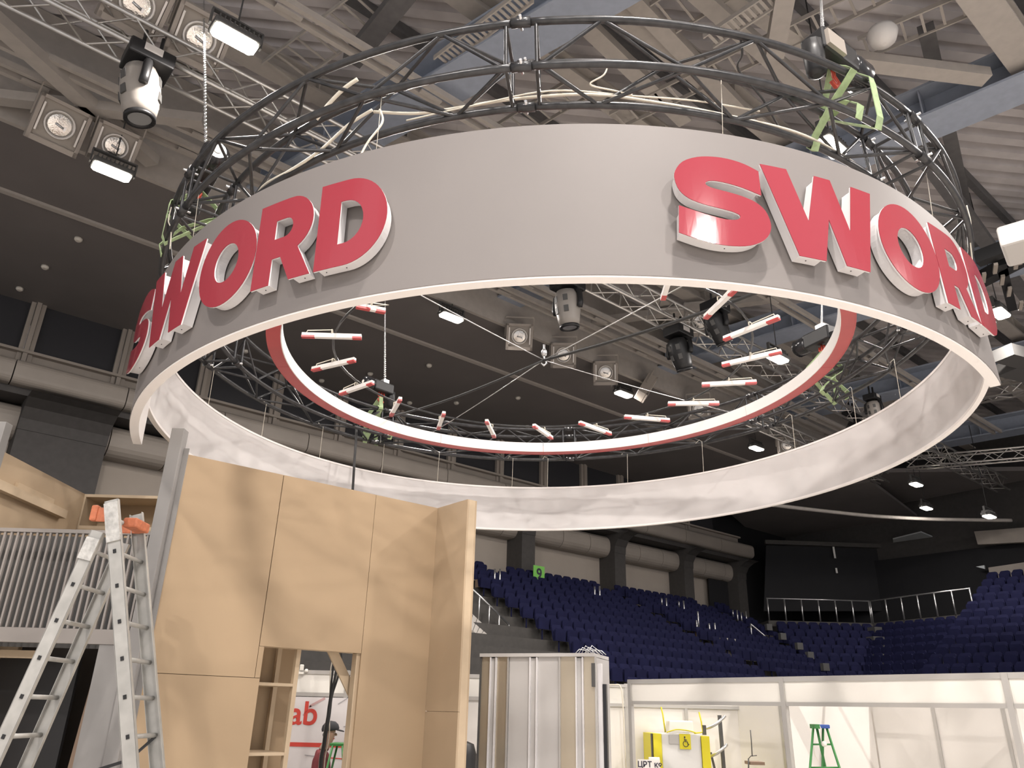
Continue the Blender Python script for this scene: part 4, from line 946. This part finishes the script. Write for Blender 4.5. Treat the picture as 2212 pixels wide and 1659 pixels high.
# ================================================================== WHITE SHELL-SCHEME BOOTHS ON THE RIGHT
B0 = atz(1361, 1468, 2.5); B0.z = 0; BD = -V; BBk = U                # runs towards the viewer, back of the booth lies along U
def bp(t, d, z): return B0 + BD * t + BBk * d + Z * z
def bbx(t0, t1, d0, d1, z0, z1): return MB().prism([bp(t0, d0, z0), bp(t1, d0, z0), bp(t1, d0, z1), bp(t0, d0, z1)], BBk * (d1 - d0))
BP = [0, 2.52, 5.07, 7.6]
BLB = ['far white booth bay with the lift inside', 'middle white booth bay with the green ladder', 'nearest white booth bay at the right edge']
for i in range(3):
    a, b = BP[i], BP[i + 1]; t = thing('booth_bay', BLB[i], 'booth', bp(a, 0, 0), 'white booth bays on the right')
    if i == 0: bbx(a - .03, a + .03, -.03, .03, 0, 2.5).build('post', 'rail_alu', t)
    bbx(b - .03, b + .03, -.03, .03, 0, 2.5).build('post', 'rail_alu', t)
    bbx(a + .031, b - .031, -.02, .02, 2.44, 2.5).build('top_rail', 'rail_alu', t); bbx(a + .031, b - .031, -.02, .02, 2.16, 2.205).build('lower_rail', 'rail_alu', t)
    bbx(a + .031, b - .031, -.006, .006, 2.206, 2.44).build('fascia', 'fascia_white', t)
    D = 2.2 if i else 2.6
    n = 3
    for k in range(n):
        q0 = a + (b - a) * k / n; q1 = a + (b - a) * (k + 1) / n
        bbx(q0 + .02, q1 - .02, D, D + .02, .03, 2.46).build('panel', 'panel_white', t)
        bbx(q1 - .02, q1 + .02, D - .02, D + .03, 0, 2.5).build('post', 'rail_alu', t)
    bbx(a, b, D - .01, D + .03, 2.461, 2.5).build('back_rail', 'rail_alu', t)
    if i:                                         # side partition
        for k in range(2):
            MB().prism([bp(b, .06 + k * 1.05, .03), bp(b, 1.07 + k * 1.05, .03), bp(b, 1.07 + k * 1.05, 2.46), bp(b, .06 + k * 1.05, 2.46)], BD * -.02).build('panel', 'panel_white', t)
            MB().box(bp(b, 1.09 + k * 1.05, 1.25), (.04, .04, 2.5), math.atan2(BD.y, BD.x)).build('post', 'rail_alu', t)
    if i == 1:
        MB().prism([bp(a, .06, .03), bp(a, 2.15, .03), bp(a, 2.15, 2.46), bp(a, .06, 2.46)], BD * .02).build('panel', 'panel_white', t)
    MB().prism([bp(a + .04, 1.0, 2.46), bp(b - .04, 1.0, 2.46), bp(b - .04, 1.05, 2.46), bp(a + .04, 1.05, 2.46)], Z * .04).build('cross_rail', 'rail_alu', t)
# back row seen between the cabinet and the right-hand booths
t = thing('booth_wall', 'white booth wall farther back between the silver cabinet and the right booths', 'booth', (1.9, 13.9, 0))
for k in range(5):
    x = 1.05 + k * .99
    MB().bbox((x + .02, 13.9, .03), (x + .97, 13.92, 2.14)).build('panel', 'panel_white', t); MB().bbox((x + .02, 13.89, 2.19), (x + .97, 13.91, 2.44)).build('fascia', 'fascia_white', t); MB().box((x, 13.9, 1.25), (.05, .05, 2.5)).build('post', 'rail_alu', t)
MB().bbox((1.0, 13.87, 2.44), (6, 13.93, 2.49)).build('top_rail', 'rail_alu', t); MB().bbox((1.0, 13.87, 2.14), (6, 13.93, 2.19)).build('lower_rail', 'rail_alu', t)
p = aty(1338, 1484, 13.7)
tag(MB().path(smooth([p + Vector((-.25, 0, .02)), p + Vector((-.1, -.1, .03)), p + Vector((-.0, -.12, 0)), p + Vector((.03, -.14, -.3)), p + Vector((.05, -.14, -1.5))]), .012, 6).build('cable', 'cable_white'), 'white cable hanging over the farther booth fascia', 'cable')
# wheelchair lift
LYY = 12.95
lf = thing('wheelchair_lift', 'white platform lift with yellow side posts and a wheelchair sign', 'lift', (aty(1475, 1600, LYY).x, LYY, 0))
def lx(x): return aty(x, 1600, LYY).x
zt = aty(1475, 1586, LYY).z
MB().bbox((lx(1429), LYY, .1), (lx(1514), LYY + .9, zt)).build('body', 'lift_white', lf, bevel=.01)
MB().bbox((lx(1411), LYY - .02, 0), (lx(1428.5), LYY + .9, zt)).build('yellow_post', 'yellow', lf); MB().bbox((lx(1514.5), LYY - .02, 0), (lx(1532), LYY + .9, zt - .02)).build('yellow_post', 'yellow', lf)
MB().bbox((lx(1408), LYY + .02, 0), (lx(1410.5), LYY + .1, zt)).build('side_plate', 'grey_dark', lf)
MB().prism([(lx(1447), LYY + .1, zt + .02), (lx(1503), LYY + .1, zt + .02), (lx(1503), LYY + .1, zt + .19), (lx(1451), LYY + .1, zt + .19)], (0, .3, 0)).build('cover', 'fascia_white', lf, bevel=.02)
c = aty(1480, 1602, LYY - .012); si = MB().box(c, (.17, .01, .21)).build('sign', 'yellow', lf)
w = MB(); o_ = Vector((c.x, c.y - .008, c.z))                    # wheelchair pictogram
w.lathe(o_ + Vector((-.005, 0, .062)), [(.012, -.002), (.012, .002)], Vector((0, 1, 0)), 10)
def ps_(a): return [o_ + Vector((x, 0, z)) for x, z in a]
w.path(ps_([(-.005, .045), (.0, .0), (.03, .0), (.045, -.04), (.058, -.038)]), .007, 5); w.path(ps_([(0, .025), (.028, .022)]), .005, 5)
w.path([o_ + Vector((.008 + .04 * math.cos(math.radians(a)), 0, -.03 + .04 * math.sin(math.radians(a)))) for a in range(125, 340, 15)], .005, 5); w.build('pictogram', 'ink', si)
c = aty(1457, 1597, LYY - .006); MB().box(c, (.16, .008, .13)).build('plate', 'rail_alu', lf)
MB().path([aty(1428, 1527, LYY + .3), aty(1432, 1545, LYY + .3), aty(1437, 1582, LYY + .3)], .012, 6).build('yellow_hose', 'yellow', lf)
MB().path([aty(1510, 1538, LYY + .25), aty(1515, 1560, LYY + .25), aty(1518, 1582, LYY + .25), aty(1500, 1584, LYY + .2)], .012, 6).build('yellow_hose', 'yellow', lf)
MB().path(smooth([aty(1440, 1582, LYY), aty(1462, 1576, LYY), aty(1490, 1579, LYY), aty(1505, 1584, LYY)]), .010, 6).build('yellow_hose', 'yellow', lf)
# dark post with chrome handrails
pr = thing('handrail_post', 'dark post carrying curved chrome handrails beside the lift', 'handrail', aty(1562, 1659, 13.6))
pa, pb = aty(1554, 1545, 13.4), aty(1566, 1690, 13.4); MB().beam(pa, pb, .05, .06, Vector((0, 1, 0))).build('post', 'grey_dark', pr)
for (x, y) in ((0, 0), (4, 62)): MB().path(smooth([aty(1524 + x, 1573 + y, 13.2), aty(1533 + x, 1571 + y, 13.15), aty(1547 + x, 1564 + y, 13.1), aty(1560 + x, 1553 + y, 13.1), aty(1566 + x, 1547 + y, 13.15)]), .022, 8).build('chrome_rail', 'steel', pr)
MB().beam(aty(1535, 1625, 13.3), aty(1545, 1665, 13.3), .03, .03, Vector((0, 1, 0))).build('stay', 'grey_dark', pr); MB().box(aty(1521, 1577, 13.2), (.05, .06, .14)).build('bracket', 'grey_dark', pr)
# small trolley and green ladder in the bays
tr = thing('tool_trolley', 'small wooden trolley with a wire frame at the foot of the far bay', 'trolley', aty(1628, 1680, 12.2))
MB().box(aty(1630, 1648, 12.2), (.2, .3, .04)).build('top', 'step_wood', tr); MB().box(aty(1632, 1668, 12.2), (.2, .3, .04)).build('shelf', 'step_wood', tr)
m = MB(); m.path([aty(1616, 1640, 12.1), aty(1622, 1633, 12.1), aty(1635, 1632, 12.1)], .006, 5); m.path([aty(1621, 1577, 12.1), aty(1623, 1600, 12.1), aty(1625, 1634, 12.1)], .008, 5); m.tube(aty(1617, 1640, 12.1), aty(1617, 1690, 12.1), .01, 6); m.build('wire_frame', 'grey_dark', tr)
q = aty(1771, 1567, 9.4); g = thing('green_ladder', 'green step ladder with a blue top in the middle white booth', 'ladder', (q.x, 9.4, 0), 'small green step ladders')
def gp(x, y, d): return aty(x, y, 9.4 + d)
for a, b_, d in (((1757, 1568), (1745, 1720), 0), ((1785, 1570), (1833, 1720), 0), ((1764, 1570), (1796, 1720), .35), ((1778, 1572), (1776, 1720), .35)):
    p0, p1 = gp(*a, d * .2), gp(*b_, d); MB().tube(p0, ext(p0, p1, 0.0), .014, 8).build('leg', 'green_paint', g)
MB().box(gp(1771, 1569, .03), (.17, .16, .04)).build('top', 'blue_plastic', g, bevel=.01); MB().box(gp(1760, 1569, .0), (.05, .17, .045)).build('hinge', 'green_paint', g)
for y, xa, xb in ((1608, 1755, 1797), (1658, 1752, 1812)): MB().tube(gp(xa, y, 0), gp(xb, y, 0), .010, 6).build('cross_bar', 'green_paint', g)
c = gp(1780, 1607, -.02); MB().lathe(c, [(.01, -.03), (.03, -.01), (.03, .01), (.01, .03)], Vector((0, 1, 0)), 8).build('white_clip', 'fascia_white', g)
MB().path(smooth([gp(1757, 1612, 0), gp(1760, 1630, 0), gp(1768, 1645, 0)]), .004, 5).build('cord', 'cable_white', g)
MB().path([gp(1767, 1564, -.05), gp(1772, 1574, -.05)], .012, 6).build('white_tape', 'fascia_white', g)
# low sign with Cyrillic lettering
c = aty(1400, 1668, 9.6); sg = thing('info_sign', 'low white sign with dark Cyrillic lettering at the bottom edge', 'sign', c)
zz = aty(1400, 1641, 9.6).z
MB().bbox((aty(1378, 1650, 9.6).x, 9.6, zz - .6), (aty(1426, 1650, 9.6).x, 9.62, zz)).build('board', 'panel_white', sg)
c2_ = aty(1413, 1640, 9.64); MB().tube(c2_ + Vector((-.06, 0, 0)), c2_ + Vector((.06, 0, 0)), .022, 12).build('paper_roll', 'paper', sg)
me = withmat(text_mesh('ЦРТ кө', .082, .001, .0015), 'ink'); o = inst('lettering', me, sg); cc = aty(1404, 1652, 9.595); o.location = cc - sg.location; o.rotation_euler = (math.pi / 2, 0, 0)
c = aty(1405, 1668, 9.55); 

# ================================================================== SEATING BOWL
NR = 14; RV, RZ, DV, DZ = 24.45, 6.65, .80, .41
ter = MB(); prof = [(RV + 1.4, RZ)]
for i in range(NR):
    v = RV + .35 - DV * i; z = RZ - DZ * i
    prof += [(v - DV, z), (v - DV, z - DZ)]
prof += [(prof[-1][0], 0), (RV + 1.4, 0)]
ter.prism([uv(-6, a, b) for a, b in prof], U * 42.5); struct(ter, 'floor_terrace', 'concrete_dark')
def seat_mb(m=None, P=Vector(), face=-V):
    m = m or MB(); a = Z.cross(face).normalized(); w = .225
    prof = [(-w, .42), (w, .42), (w, .80), (w * .85, .87), (w * .6, .895), (-w * .6, .895), (-w * .85, .87), (-w, .80)]
    m.prism([P + a * x + Z * z - face * (.10 + (z - .42) * .25) for x, z in prof], face * .05)
    m.prism([P + a * x + Z * z + face * (-.02) for x, z in ((-w, .38), (w, .38), (w, .72), (w * .8, .76), (-w * .8, .76), (-w, .72))], face * .06)
    m.box(P + Z * .2 - face * .05, (.05, .05, .4)); return m
SM = withmat(seat_mb().mesh('stadium_seat'), 'seat_blue')
lbl = 'folded navy blue plastic seat in the far grandstand rows'
rest = MB(); cnt = 0
AISLES = ((26.0, 26.9), (33.0, 34.2))
for i in range(NR):
    z = RZ - DZ * i; v = RV - DV * i; u = 14.2
    while u < 35.6:
        sk = any(a < u - .1 * i < b for a, b in AISLES) or (19.5 < u < 20.4 and i in (0,)) or (i > 6 and u > 34) or (u < 17.5 and i > 1)
        if not sk:
            P = uv(u, v, z)
            if i < 7 and u > 18.0 and cnt < 230: tag(inst('stadium_seat', SM, None, P), lbl, 'seat', 'navy grandstand seats'); cnt += 1
            elif u > 15: seat_mb(rest, P)
        u += .54
tag(rest.build('grandstand_seats', 'seat_blue'), 'remaining rows of navy seats low down in the grandstand', 'seat', kind='stuff')
# small pale aisle steps in the rows
for x, y in ((1201, 1308), (1232, 1337), (1268, 1365)):
    P = atp(x, y, uv(22, 22.6, 6), V); tag(MB().box(P, (.28, .12, .3), ROT_U).build('aisle_step', 'concrete'), 'pale aisle step showing between the navy seats', 'step', 'pale aisle steps between the seats')
for x, y, w in ((1052, 1263, .9), (1282, 1298, .75), (1448, 1325, .7), (1482, 1343, .7), (1512, 1372, .8), (1535, 1418, .9), (1560, 1440, 1.2), (1575, 1462, 1.3), (1590, 1476, 1.3)):
    P = atp(x, y, uv(22, 23.2 if y < 1360 else 21.5, 6), V); tag(MB().box(P, (w, .3, .3), ROT_U).build('stair_step', 'step_wood'), 'brown stair step in the grandstand aisle', 'step', 'brown aisle steps')
# green number sign
P = atp(1164, 1243, uv(22, 24.3, 7), V); si = thing('number_sign', 'green square sign with the number 9 on the dark pier', 'sign', P)
MB().box(P, (.62, .03, .78), ROT_U).build('board', 'sign_green', si); o = inst('lettering', withmat(text_mesh('9', .62, .002, .012), 'ink'), si, rot=face_rot(-V)); o.location = -V * .022 + Z * .04
MB().box(P - V * .017 - Z * .32, (.42, .01, .03), ROT_U).build('underline', 'ink', si)
# chrome grab posts in the aisles: (x, y_top, y_bottom)
GP = [(1068, 1229, 1265), (1079, 1229, 1274), (1285, 1267, 1298), (1296, 1266, 1307), (1430, 1292, 1307), (1441, 1292, 1328), (1467, 1299, 1312), (1479, 1298, 1337), (1463, 1316, 1331), (1474, 1315, 1354), (1499, 1322, 1353), (1510, 1321, 1361), (1507, 1340, 1379), (1534, 1347, 1377), (1546, 1346, 1374), (1502, 1384, 1402), (1515, 1383, 1429), (1541, 1414, 1431), (1554, 1412, 1459), (1581, 1440, 1460), (1597, 1440, 1463), (1584, 1318, 1332), (1595, 1318, 1351), (1603, 1322, 1348), (1614, 1321, 1354), (1060, 1327, 1345), (1097, 1364, 1398)]
for i, (x, a, b_) in enumerate(GP):
    P = atp(x, b_, uv(22, 23.0 if b_ < 1360 else 21.0, 6), V); Q = atp(x - .02 * (x - 1205) * (b_ - a) / 450, a, P, V); Q = P + Z * (Q.z - P.z)
    tag(MB().tube(P, Q, .035, 8).build('grab_post', 'steel'), 'thin chrome grab post beside the grandstand aisle', 'post', 'chrome grab posts in the aisles')
# vomitories: sloping parapets with pale treads and handrails
def vomitory(name, A, Bq_, C_, D_, vv, label, rail=True):
    """A,B = upper/lower end of the far slope edge, C,D = near slope edge, all in picture measure at depth vv"""
    t = thing(name, label, 'stairway', atp(*Bq_, uv(22, vv, 3), V))
    PA, PB = atp(*A, uv(22, vv, 3), V), atp(*Bq_, uv(22, vv, 3), V); PC, PD = atp(*C_, uv(22, vv - 1.1, 3), V), atp(*D_, uv(22, vv - 1.1, 3), V)
    n = 9
    for i in range(n):
        f0, f1 = i / n, (i + .86) / n
        MB().prism([PA.lerp(PB, f0), PA.lerp(PB, f1), PC.lerp(PD, f1), PC.lerp(PD, f0)], Z * -.12).build('tread', 'step_pale', t)
    MB().prism([PC, PD, Vector((PD.x, PD.y, .2)), Vector((PC.x, PC.y, .2))], V * .12).build('parapet', 'concrete', t)
    MB().prism([PA, PB, Vector((PB.x, PB.y, .2)), Vector((PA.x, PA.y, .2))], V * .12).build('parapet', 'concrete', t)
    if rail:
        m = MB(); R0, R1 = PA + Z * .75, PB + Z * .75; m.tube(R0, R1, .035, 8); m.build('handrail', 'steel', t)
        for i in range(5): p_ = PA.lerp(PB, i / 4.0); MB().tube(p_, p_ + Z * .75, .03, 8).build('baluster', 'steel', t)
vomitory('stairway', (1012, 1318), (1098, 1400), (1006, 1352), (1076, 1402), 20.5, 'sloping stairway with pale treads right of the fibreboard wall')
vomitory('stairway', (1625, 1385), (1735, 1478), (1560, 1377), (1672, 1462), 21.0, 'sloping stairway with pale treads below the stage corner')
P0 = [(1546, 1377), (1640, 1384), (1668, 1440), (1730, 1478), (1700, 1482), (1548, 1482)]
tag(MB().prism([atp(x, y, uv(22, 20.6, 3), V) for x, y in P0], V * .25).build('stair_wall', 'concrete'), 'beige concrete wall enclosing the stairway below the stage', 'wall')
cl = atp(1215 + 407, 1398, uv(22, 20.5, 3), V); tag(MB().box(cl, (.5, .06, .05), ROT_U).build('wall_lamp', 'fascia_white'), 'small white strip lamp on the stairway wall', 'lamp')
# lintel block at the left stairway
P0 = [(1056, 1397), (1104, 1400), (1104, 1410), (1056, 1408)]
tag(MB().prism([atp(x, y, uv(22, 19.2, 3), V) for x, y in P0], V * .5).build('stair_lintel', 'concrete'), 'beige lintel at the foot of the left stairway', 'wall')

# ================================================================== STAGE END
EZ = 6.6
EL, EC, ER = atz(1660, 1340, EZ), atz(1885, 1346, EZ), atz(2107, 1324, EZ)
def wallquad(a, b, z0, z1, th, nm, m_, off=0.0):
    n = (b - a).cross(Z).normalized()
    if n.dot(O - a) < 0: n = -n
    a, b = a + n * off, b + n * off
    return MB().prism([Vector((a.x, a.y, z0)), Vector((b.x, b.y, z0)), Vector((b.x, b.y, z1)), Vector((a.x, a.y, z1))], -n * th).build(nm, m_)
for a, b, lb in ((EL, EC, 'grey ledge under the left run of stage railing'), (EC, ER, 'grey ledge under the right run of stage railing')):
    t = thing('stage_ledge', lb, 'ledge', a)
    o = wallquad(a, b, EZ - .28, EZ, 2.0, 'ledge', 'concrete_dark'); o.parent = t; o.location = -Vector(a)
    n = 6; d = (b - a)
    rl = thing('stage_railing', lb.replace('grey ledge under the', 'steel railing on the').replace(' of stage railing', ' of the stage ledge'), 'railing', a)
    for i in range(n + 1):
        p_ = a + d * ((i + .05) / (n + .1)); MB().tube(p_, p_ + Z * 1.05, .04, 8).build('baluster', 'steel', rl)
    MB().tube(a + Z * 1.08, b + Z * 1.08, .035, 8).build('handrail', 'steel', rl)
# seat blocks below the ledges
restB = MB(); cntB = 0
for a, b, u0 in ((EL, EC, 0), (EC, ER, 1)):
    d = (b - a); L = d.length; d.normalize(); n = d.cross(Z).normalized()
    if n.dot(O - a) < 0: n = -n
    m = MB()
    SMf = withmat(seat_mb(None, Vector(), n).mesh('stadium_seat'), 'seat_blue')
    for i in range(9):
        z = EZ - .95 - .42 * i
        m.prism([a + n * (.8 * i) - Z * (a.z - z), b + n * (.8 * i) - Z * (b.z - z), b + n * (.8 * i + .8) - Z * (b.z - z), a + n * (.8 * i + .8) - Z * (a.z - z)], -Z * (.5 if i < 8 else z))
        s = .55
        while s < L - (.35 if u0 == 0 else 0) + i * .12:
            P = a + d * s + n * (.8 * i + .35); P.z = z
            if i < 2 and cntB < 60: tag(inst('stadium_seat', SMf, None, P), 'folded navy blue seat in the rows below the stage ledge', 'seat', 'navy seats below the stage'); cntB += 1
            else: seat_mb(restB, P, n)
            s += .54
    tag(m.build('floor_stage_tier', 'concrete_dark'), kind='structure')
a = ER + V * .2; b = ER - V * 8.5; n = -U; d = (b - a).normalized(); L = (b - a).length; m = MB()
SMf = withmat(seat_mb(None, Vector(), n).mesh('stadium_seat'), 'seat_blue')
for i in range(13):
    z = EZ + 1.25 - .42 * i; o3 = U * 3.0 + n * (.8 * i)
    q = [a + o3, b + o3, b + o3 + n * .8, a + o3 + n * .8]
    for p_ in q: p_.z = z
    m.prism(q, -Z * (.5 if i < 12 else z))
    s = .3
    while s < L:
        P = a + d * s + o3 + n * .35; P.z = z
        if i < 2 and cntB < 68: tag(inst('stadium_seat', SMf, None, P), 'folded navy blue seat in the dark block right of the stage railing', 'seat', 'navy seats right of the stage'); cntB += 1
        else: seat_mb(restB, P, n)
        s += .54
tag(m.build('floor_right_tier', 'concrete_dark'), kind='structure')
tag(restB.build('lower_stage_seats', 'seat_blue'), 'lower navy seat rows in front of the stage end', 'seat', kind='stuff')
for x, y, w in ((1890, 1362, .55), (1892, 1383, .85), (1909, 1402, .5), (1908, 1421, .95), (1914, 1440, .6)):
    P = atd(x, y, (atz(1885, 1346, EZ) - O).length - .9 - (y - 1362) * .05); tag(MB().box(P, (w * .8, .5, .3), .3).build('corner_step', 'grey_dark'), 'grey step of the corner aisle below the stage railing', 'step', 'corner aisle steps')
for x, y in ((1660, 1355), (1690, 1375), (1726, 1396), (1749, 1416), (1782, 1441)):
    P = atd(x, y, (EL - O).length - 1.2 - (y - 1355) * .05); tag(MB().box(P, (.3, .2, .3), .3).build('aisle_step', 'grey_dark'), 'pale step in the aisle left of the stage seats', 'step', 'pale steps left of the stage seats')
# black curtain and screen behind the railing, dark end walls
EN = (EC - EL).cross(Z).normalized()
if EN.dot(O - EL) < 0: EN = -EN
SP = EL - EN * 3.0
t = thing('stage_screen', 'huge black projection screen hanging over the stage corner', 'screen', atp(1790, 1290, SP, EN))
q = [atp(x, y, SP, EN) for x, y in ((1655, 1178), (1928, 1186), (1925, 1320), (1650, 1320))]
MB().prism(q, -EN * .1).build('cloth', 'stage_black', t); MB().beam(atp(1652, 1171, SP + EN * .1, EN), atp(1930, 1181, SP + EN * .1, EN), .25, .22).build('roller_housing', 'concrete_dark', t)
for a, b_ in (((1800, 1181), (1804, 1206)), ((1806, 1227), (1808, 1238))): MB().beam(atp(*a, SP + EN * .15, EN), atp(*b_, SP + EN * .15, EN), .1, .03, EN).build('tape_mark', 'paper', t)
P1 = EC + U * 3.6 + V * 3
struct(MB().prism([Vector((EL - EN * 4 - U * 3).xyz), EL - EN * 4 + U * 9, EL - EN * 4 + U * 9 + Z * 9, EL - EN * 4 - U * 3 + Z * 9], -EN * .3), 'wall_corner', 'stage_black')
EW = U * 43.5
struct(MB().prism([uv(43.5, 26, 4), uv(43.5, -14, 4), uv(43.5, -14, 10.3), uv(43.5, 26, 10.3)], U * .3), 'wall_end', 'stage_black')
struct(MB().prism([uv(43.7, 26, 10.3), uv(43.7, -14, 10.3), uv(43.7, -14, 16.5), uv(43.7, 26, 16.5)], U * .3), 'wall_end_upper', 'column_dark')
# soffits over the stage end
def zpoly(pts, z): return [atz(x, y, z) for x, y in pts]
struct(MB().prism(zpoly([(1560, 1095), (1880, 1040), (2000, 1130), (2066, 1181), (1930, 1200), (1640, 1165)], 12.4), Z * .15), 'ceiling_stage', 'soffit')
struct(MB().prism([uv(36, 16.6, SZ - .02), uv(42.5, 9.5, SZ - .02), uv(43.4, 26, SZ - .02), uv(36, 26, SZ - .02)], Z * .2), 'ceiling_corner', 'soffit')
tag(MB().prism(zpoly([(1929, 1165), (1990, 1150), (2066, 1181), (1931, 1198)], 11.2), Z * .06).build('painted_daylit_patch', 'painted_daylight'), 'triangular ceiling patch above the stage with daylight painted into its pale colour', 'panel')  # daylight on the ceiling underside is put into this patch's colour
P = [atp(x, y, uv(42.6, 0, 0), U) for x, y in ((2104, 1148), (2230, 1138), (2230, 1170), (2112, 1176))]
tag(MB().prism(P, U * .3).build('wall_panel', 'concrete'), 'beige hanging bulkhead at the right edge above the dark end wall', 'panel')
P = [atp(x, y, uv(42.9, 0, 0), U) for x, y in ((2135, 1226), (2230, 1212), (2230, 1262), (2142, 1275))]
tag(MB().prism(P, U * .3).build('wall_panel', 'concrete'), 'beige wall patch behind the seats at the right edge', 'panel')
tag(MB().prism([atp(x, y, uv(42.9, 0, 0), U) for x, y in ((2108, 1224), (2126, 1221), (2127, 1229))], U * .1).build('daylight_wedge', 'painted_daylight'), 'tiny solid wedge painted pale as daylight at the right end wall', 'panel')  # solid wedge, its pale colour stands in for daylight
for x in (2156, 2178, 2200): P = atp(x, 1268, uv(42.2, 0, 0), U); SMu = seat_mb(None, P - Z * .8, -U).build('stadium_seat', 'seat_blue'); tag(SMu, 'dark seat back in front of the beige wall at the right edge', 'seat', 'seats at the right edge')
# curved pipe rail over the stage and the white box at the right edge
PR = [atz(x, y, 11.0) for x, y in ((1670, 1091), (1720, 1097), (1800, 1106), (1890, 1115), (2000, 1121), (2100, 1123), (2185, 1124))]
tag(MB().path(smooth(PR), .09, 8).build('curtain_rail', 'beam_beige'), 'long curved pale curtain rail hanging over the stage end', 'rail')
P = atz(2200, 515, 10.8); tag(MB().box(P + U * .2, (1.0, .7, .45), ROT_U + .2).build('projector', 'speaker_white', bevel=.06), 'white projector box cut by the right edge beside the truss', 'projector')
P = atz(1905, 70, 14.0); tag(MB().lathe(P, [(.05, -.30), (.22, -.22), (.28, -.05), (.24, .05), (.05, .1)], Z, 18).build('dome_lamp', 'speaker_white'), 'white dome fitting hanging right of the chain hoist', 'lamp')
# dark rigging frame at the right edge
t = thing('rigging_cluster', 'dark rigging cluster packed with fittings at the right edge of the picture', 'frame', atz(2150, 600, 11.5))
for a, b_, w in (((2050, 640), (2240, 540), .3), ((2110, 560), (2240, 510), .25), ((2160, 560), (2185, 660), .2), ((2100, 590), (2140, 690), .2)): MB().beam(atz(*a, 11.6), atz(*b_, 11.6), w, .3).build('beam', 'black', t)
for x, y in ((2150, 580), (2195, 570), (2205, 560), (2125, 600), (2180, 630), (2205, 660), (2165, 605)): MB().box(atz(x, y, 11.35), (.42, .08, .06), ROT_U + .4).build('fitting', 'lamp_box', t)
for x, y, lb in ((2195, 770, 'upper dark rigging box at the right edge below the flood light'), (2200, 800, 'lower dark rigging box at the right edge below the flood light')):
    tag(MB().box(atz(x, y, 11.6), (1.1, .6, .35), ROT_U - .3).build('rigging_box', 'grey_dark'), lb, 'box')
for o in list(bpy.data.objects):
    if o.type == 'MESH' and not o.data.users: pass
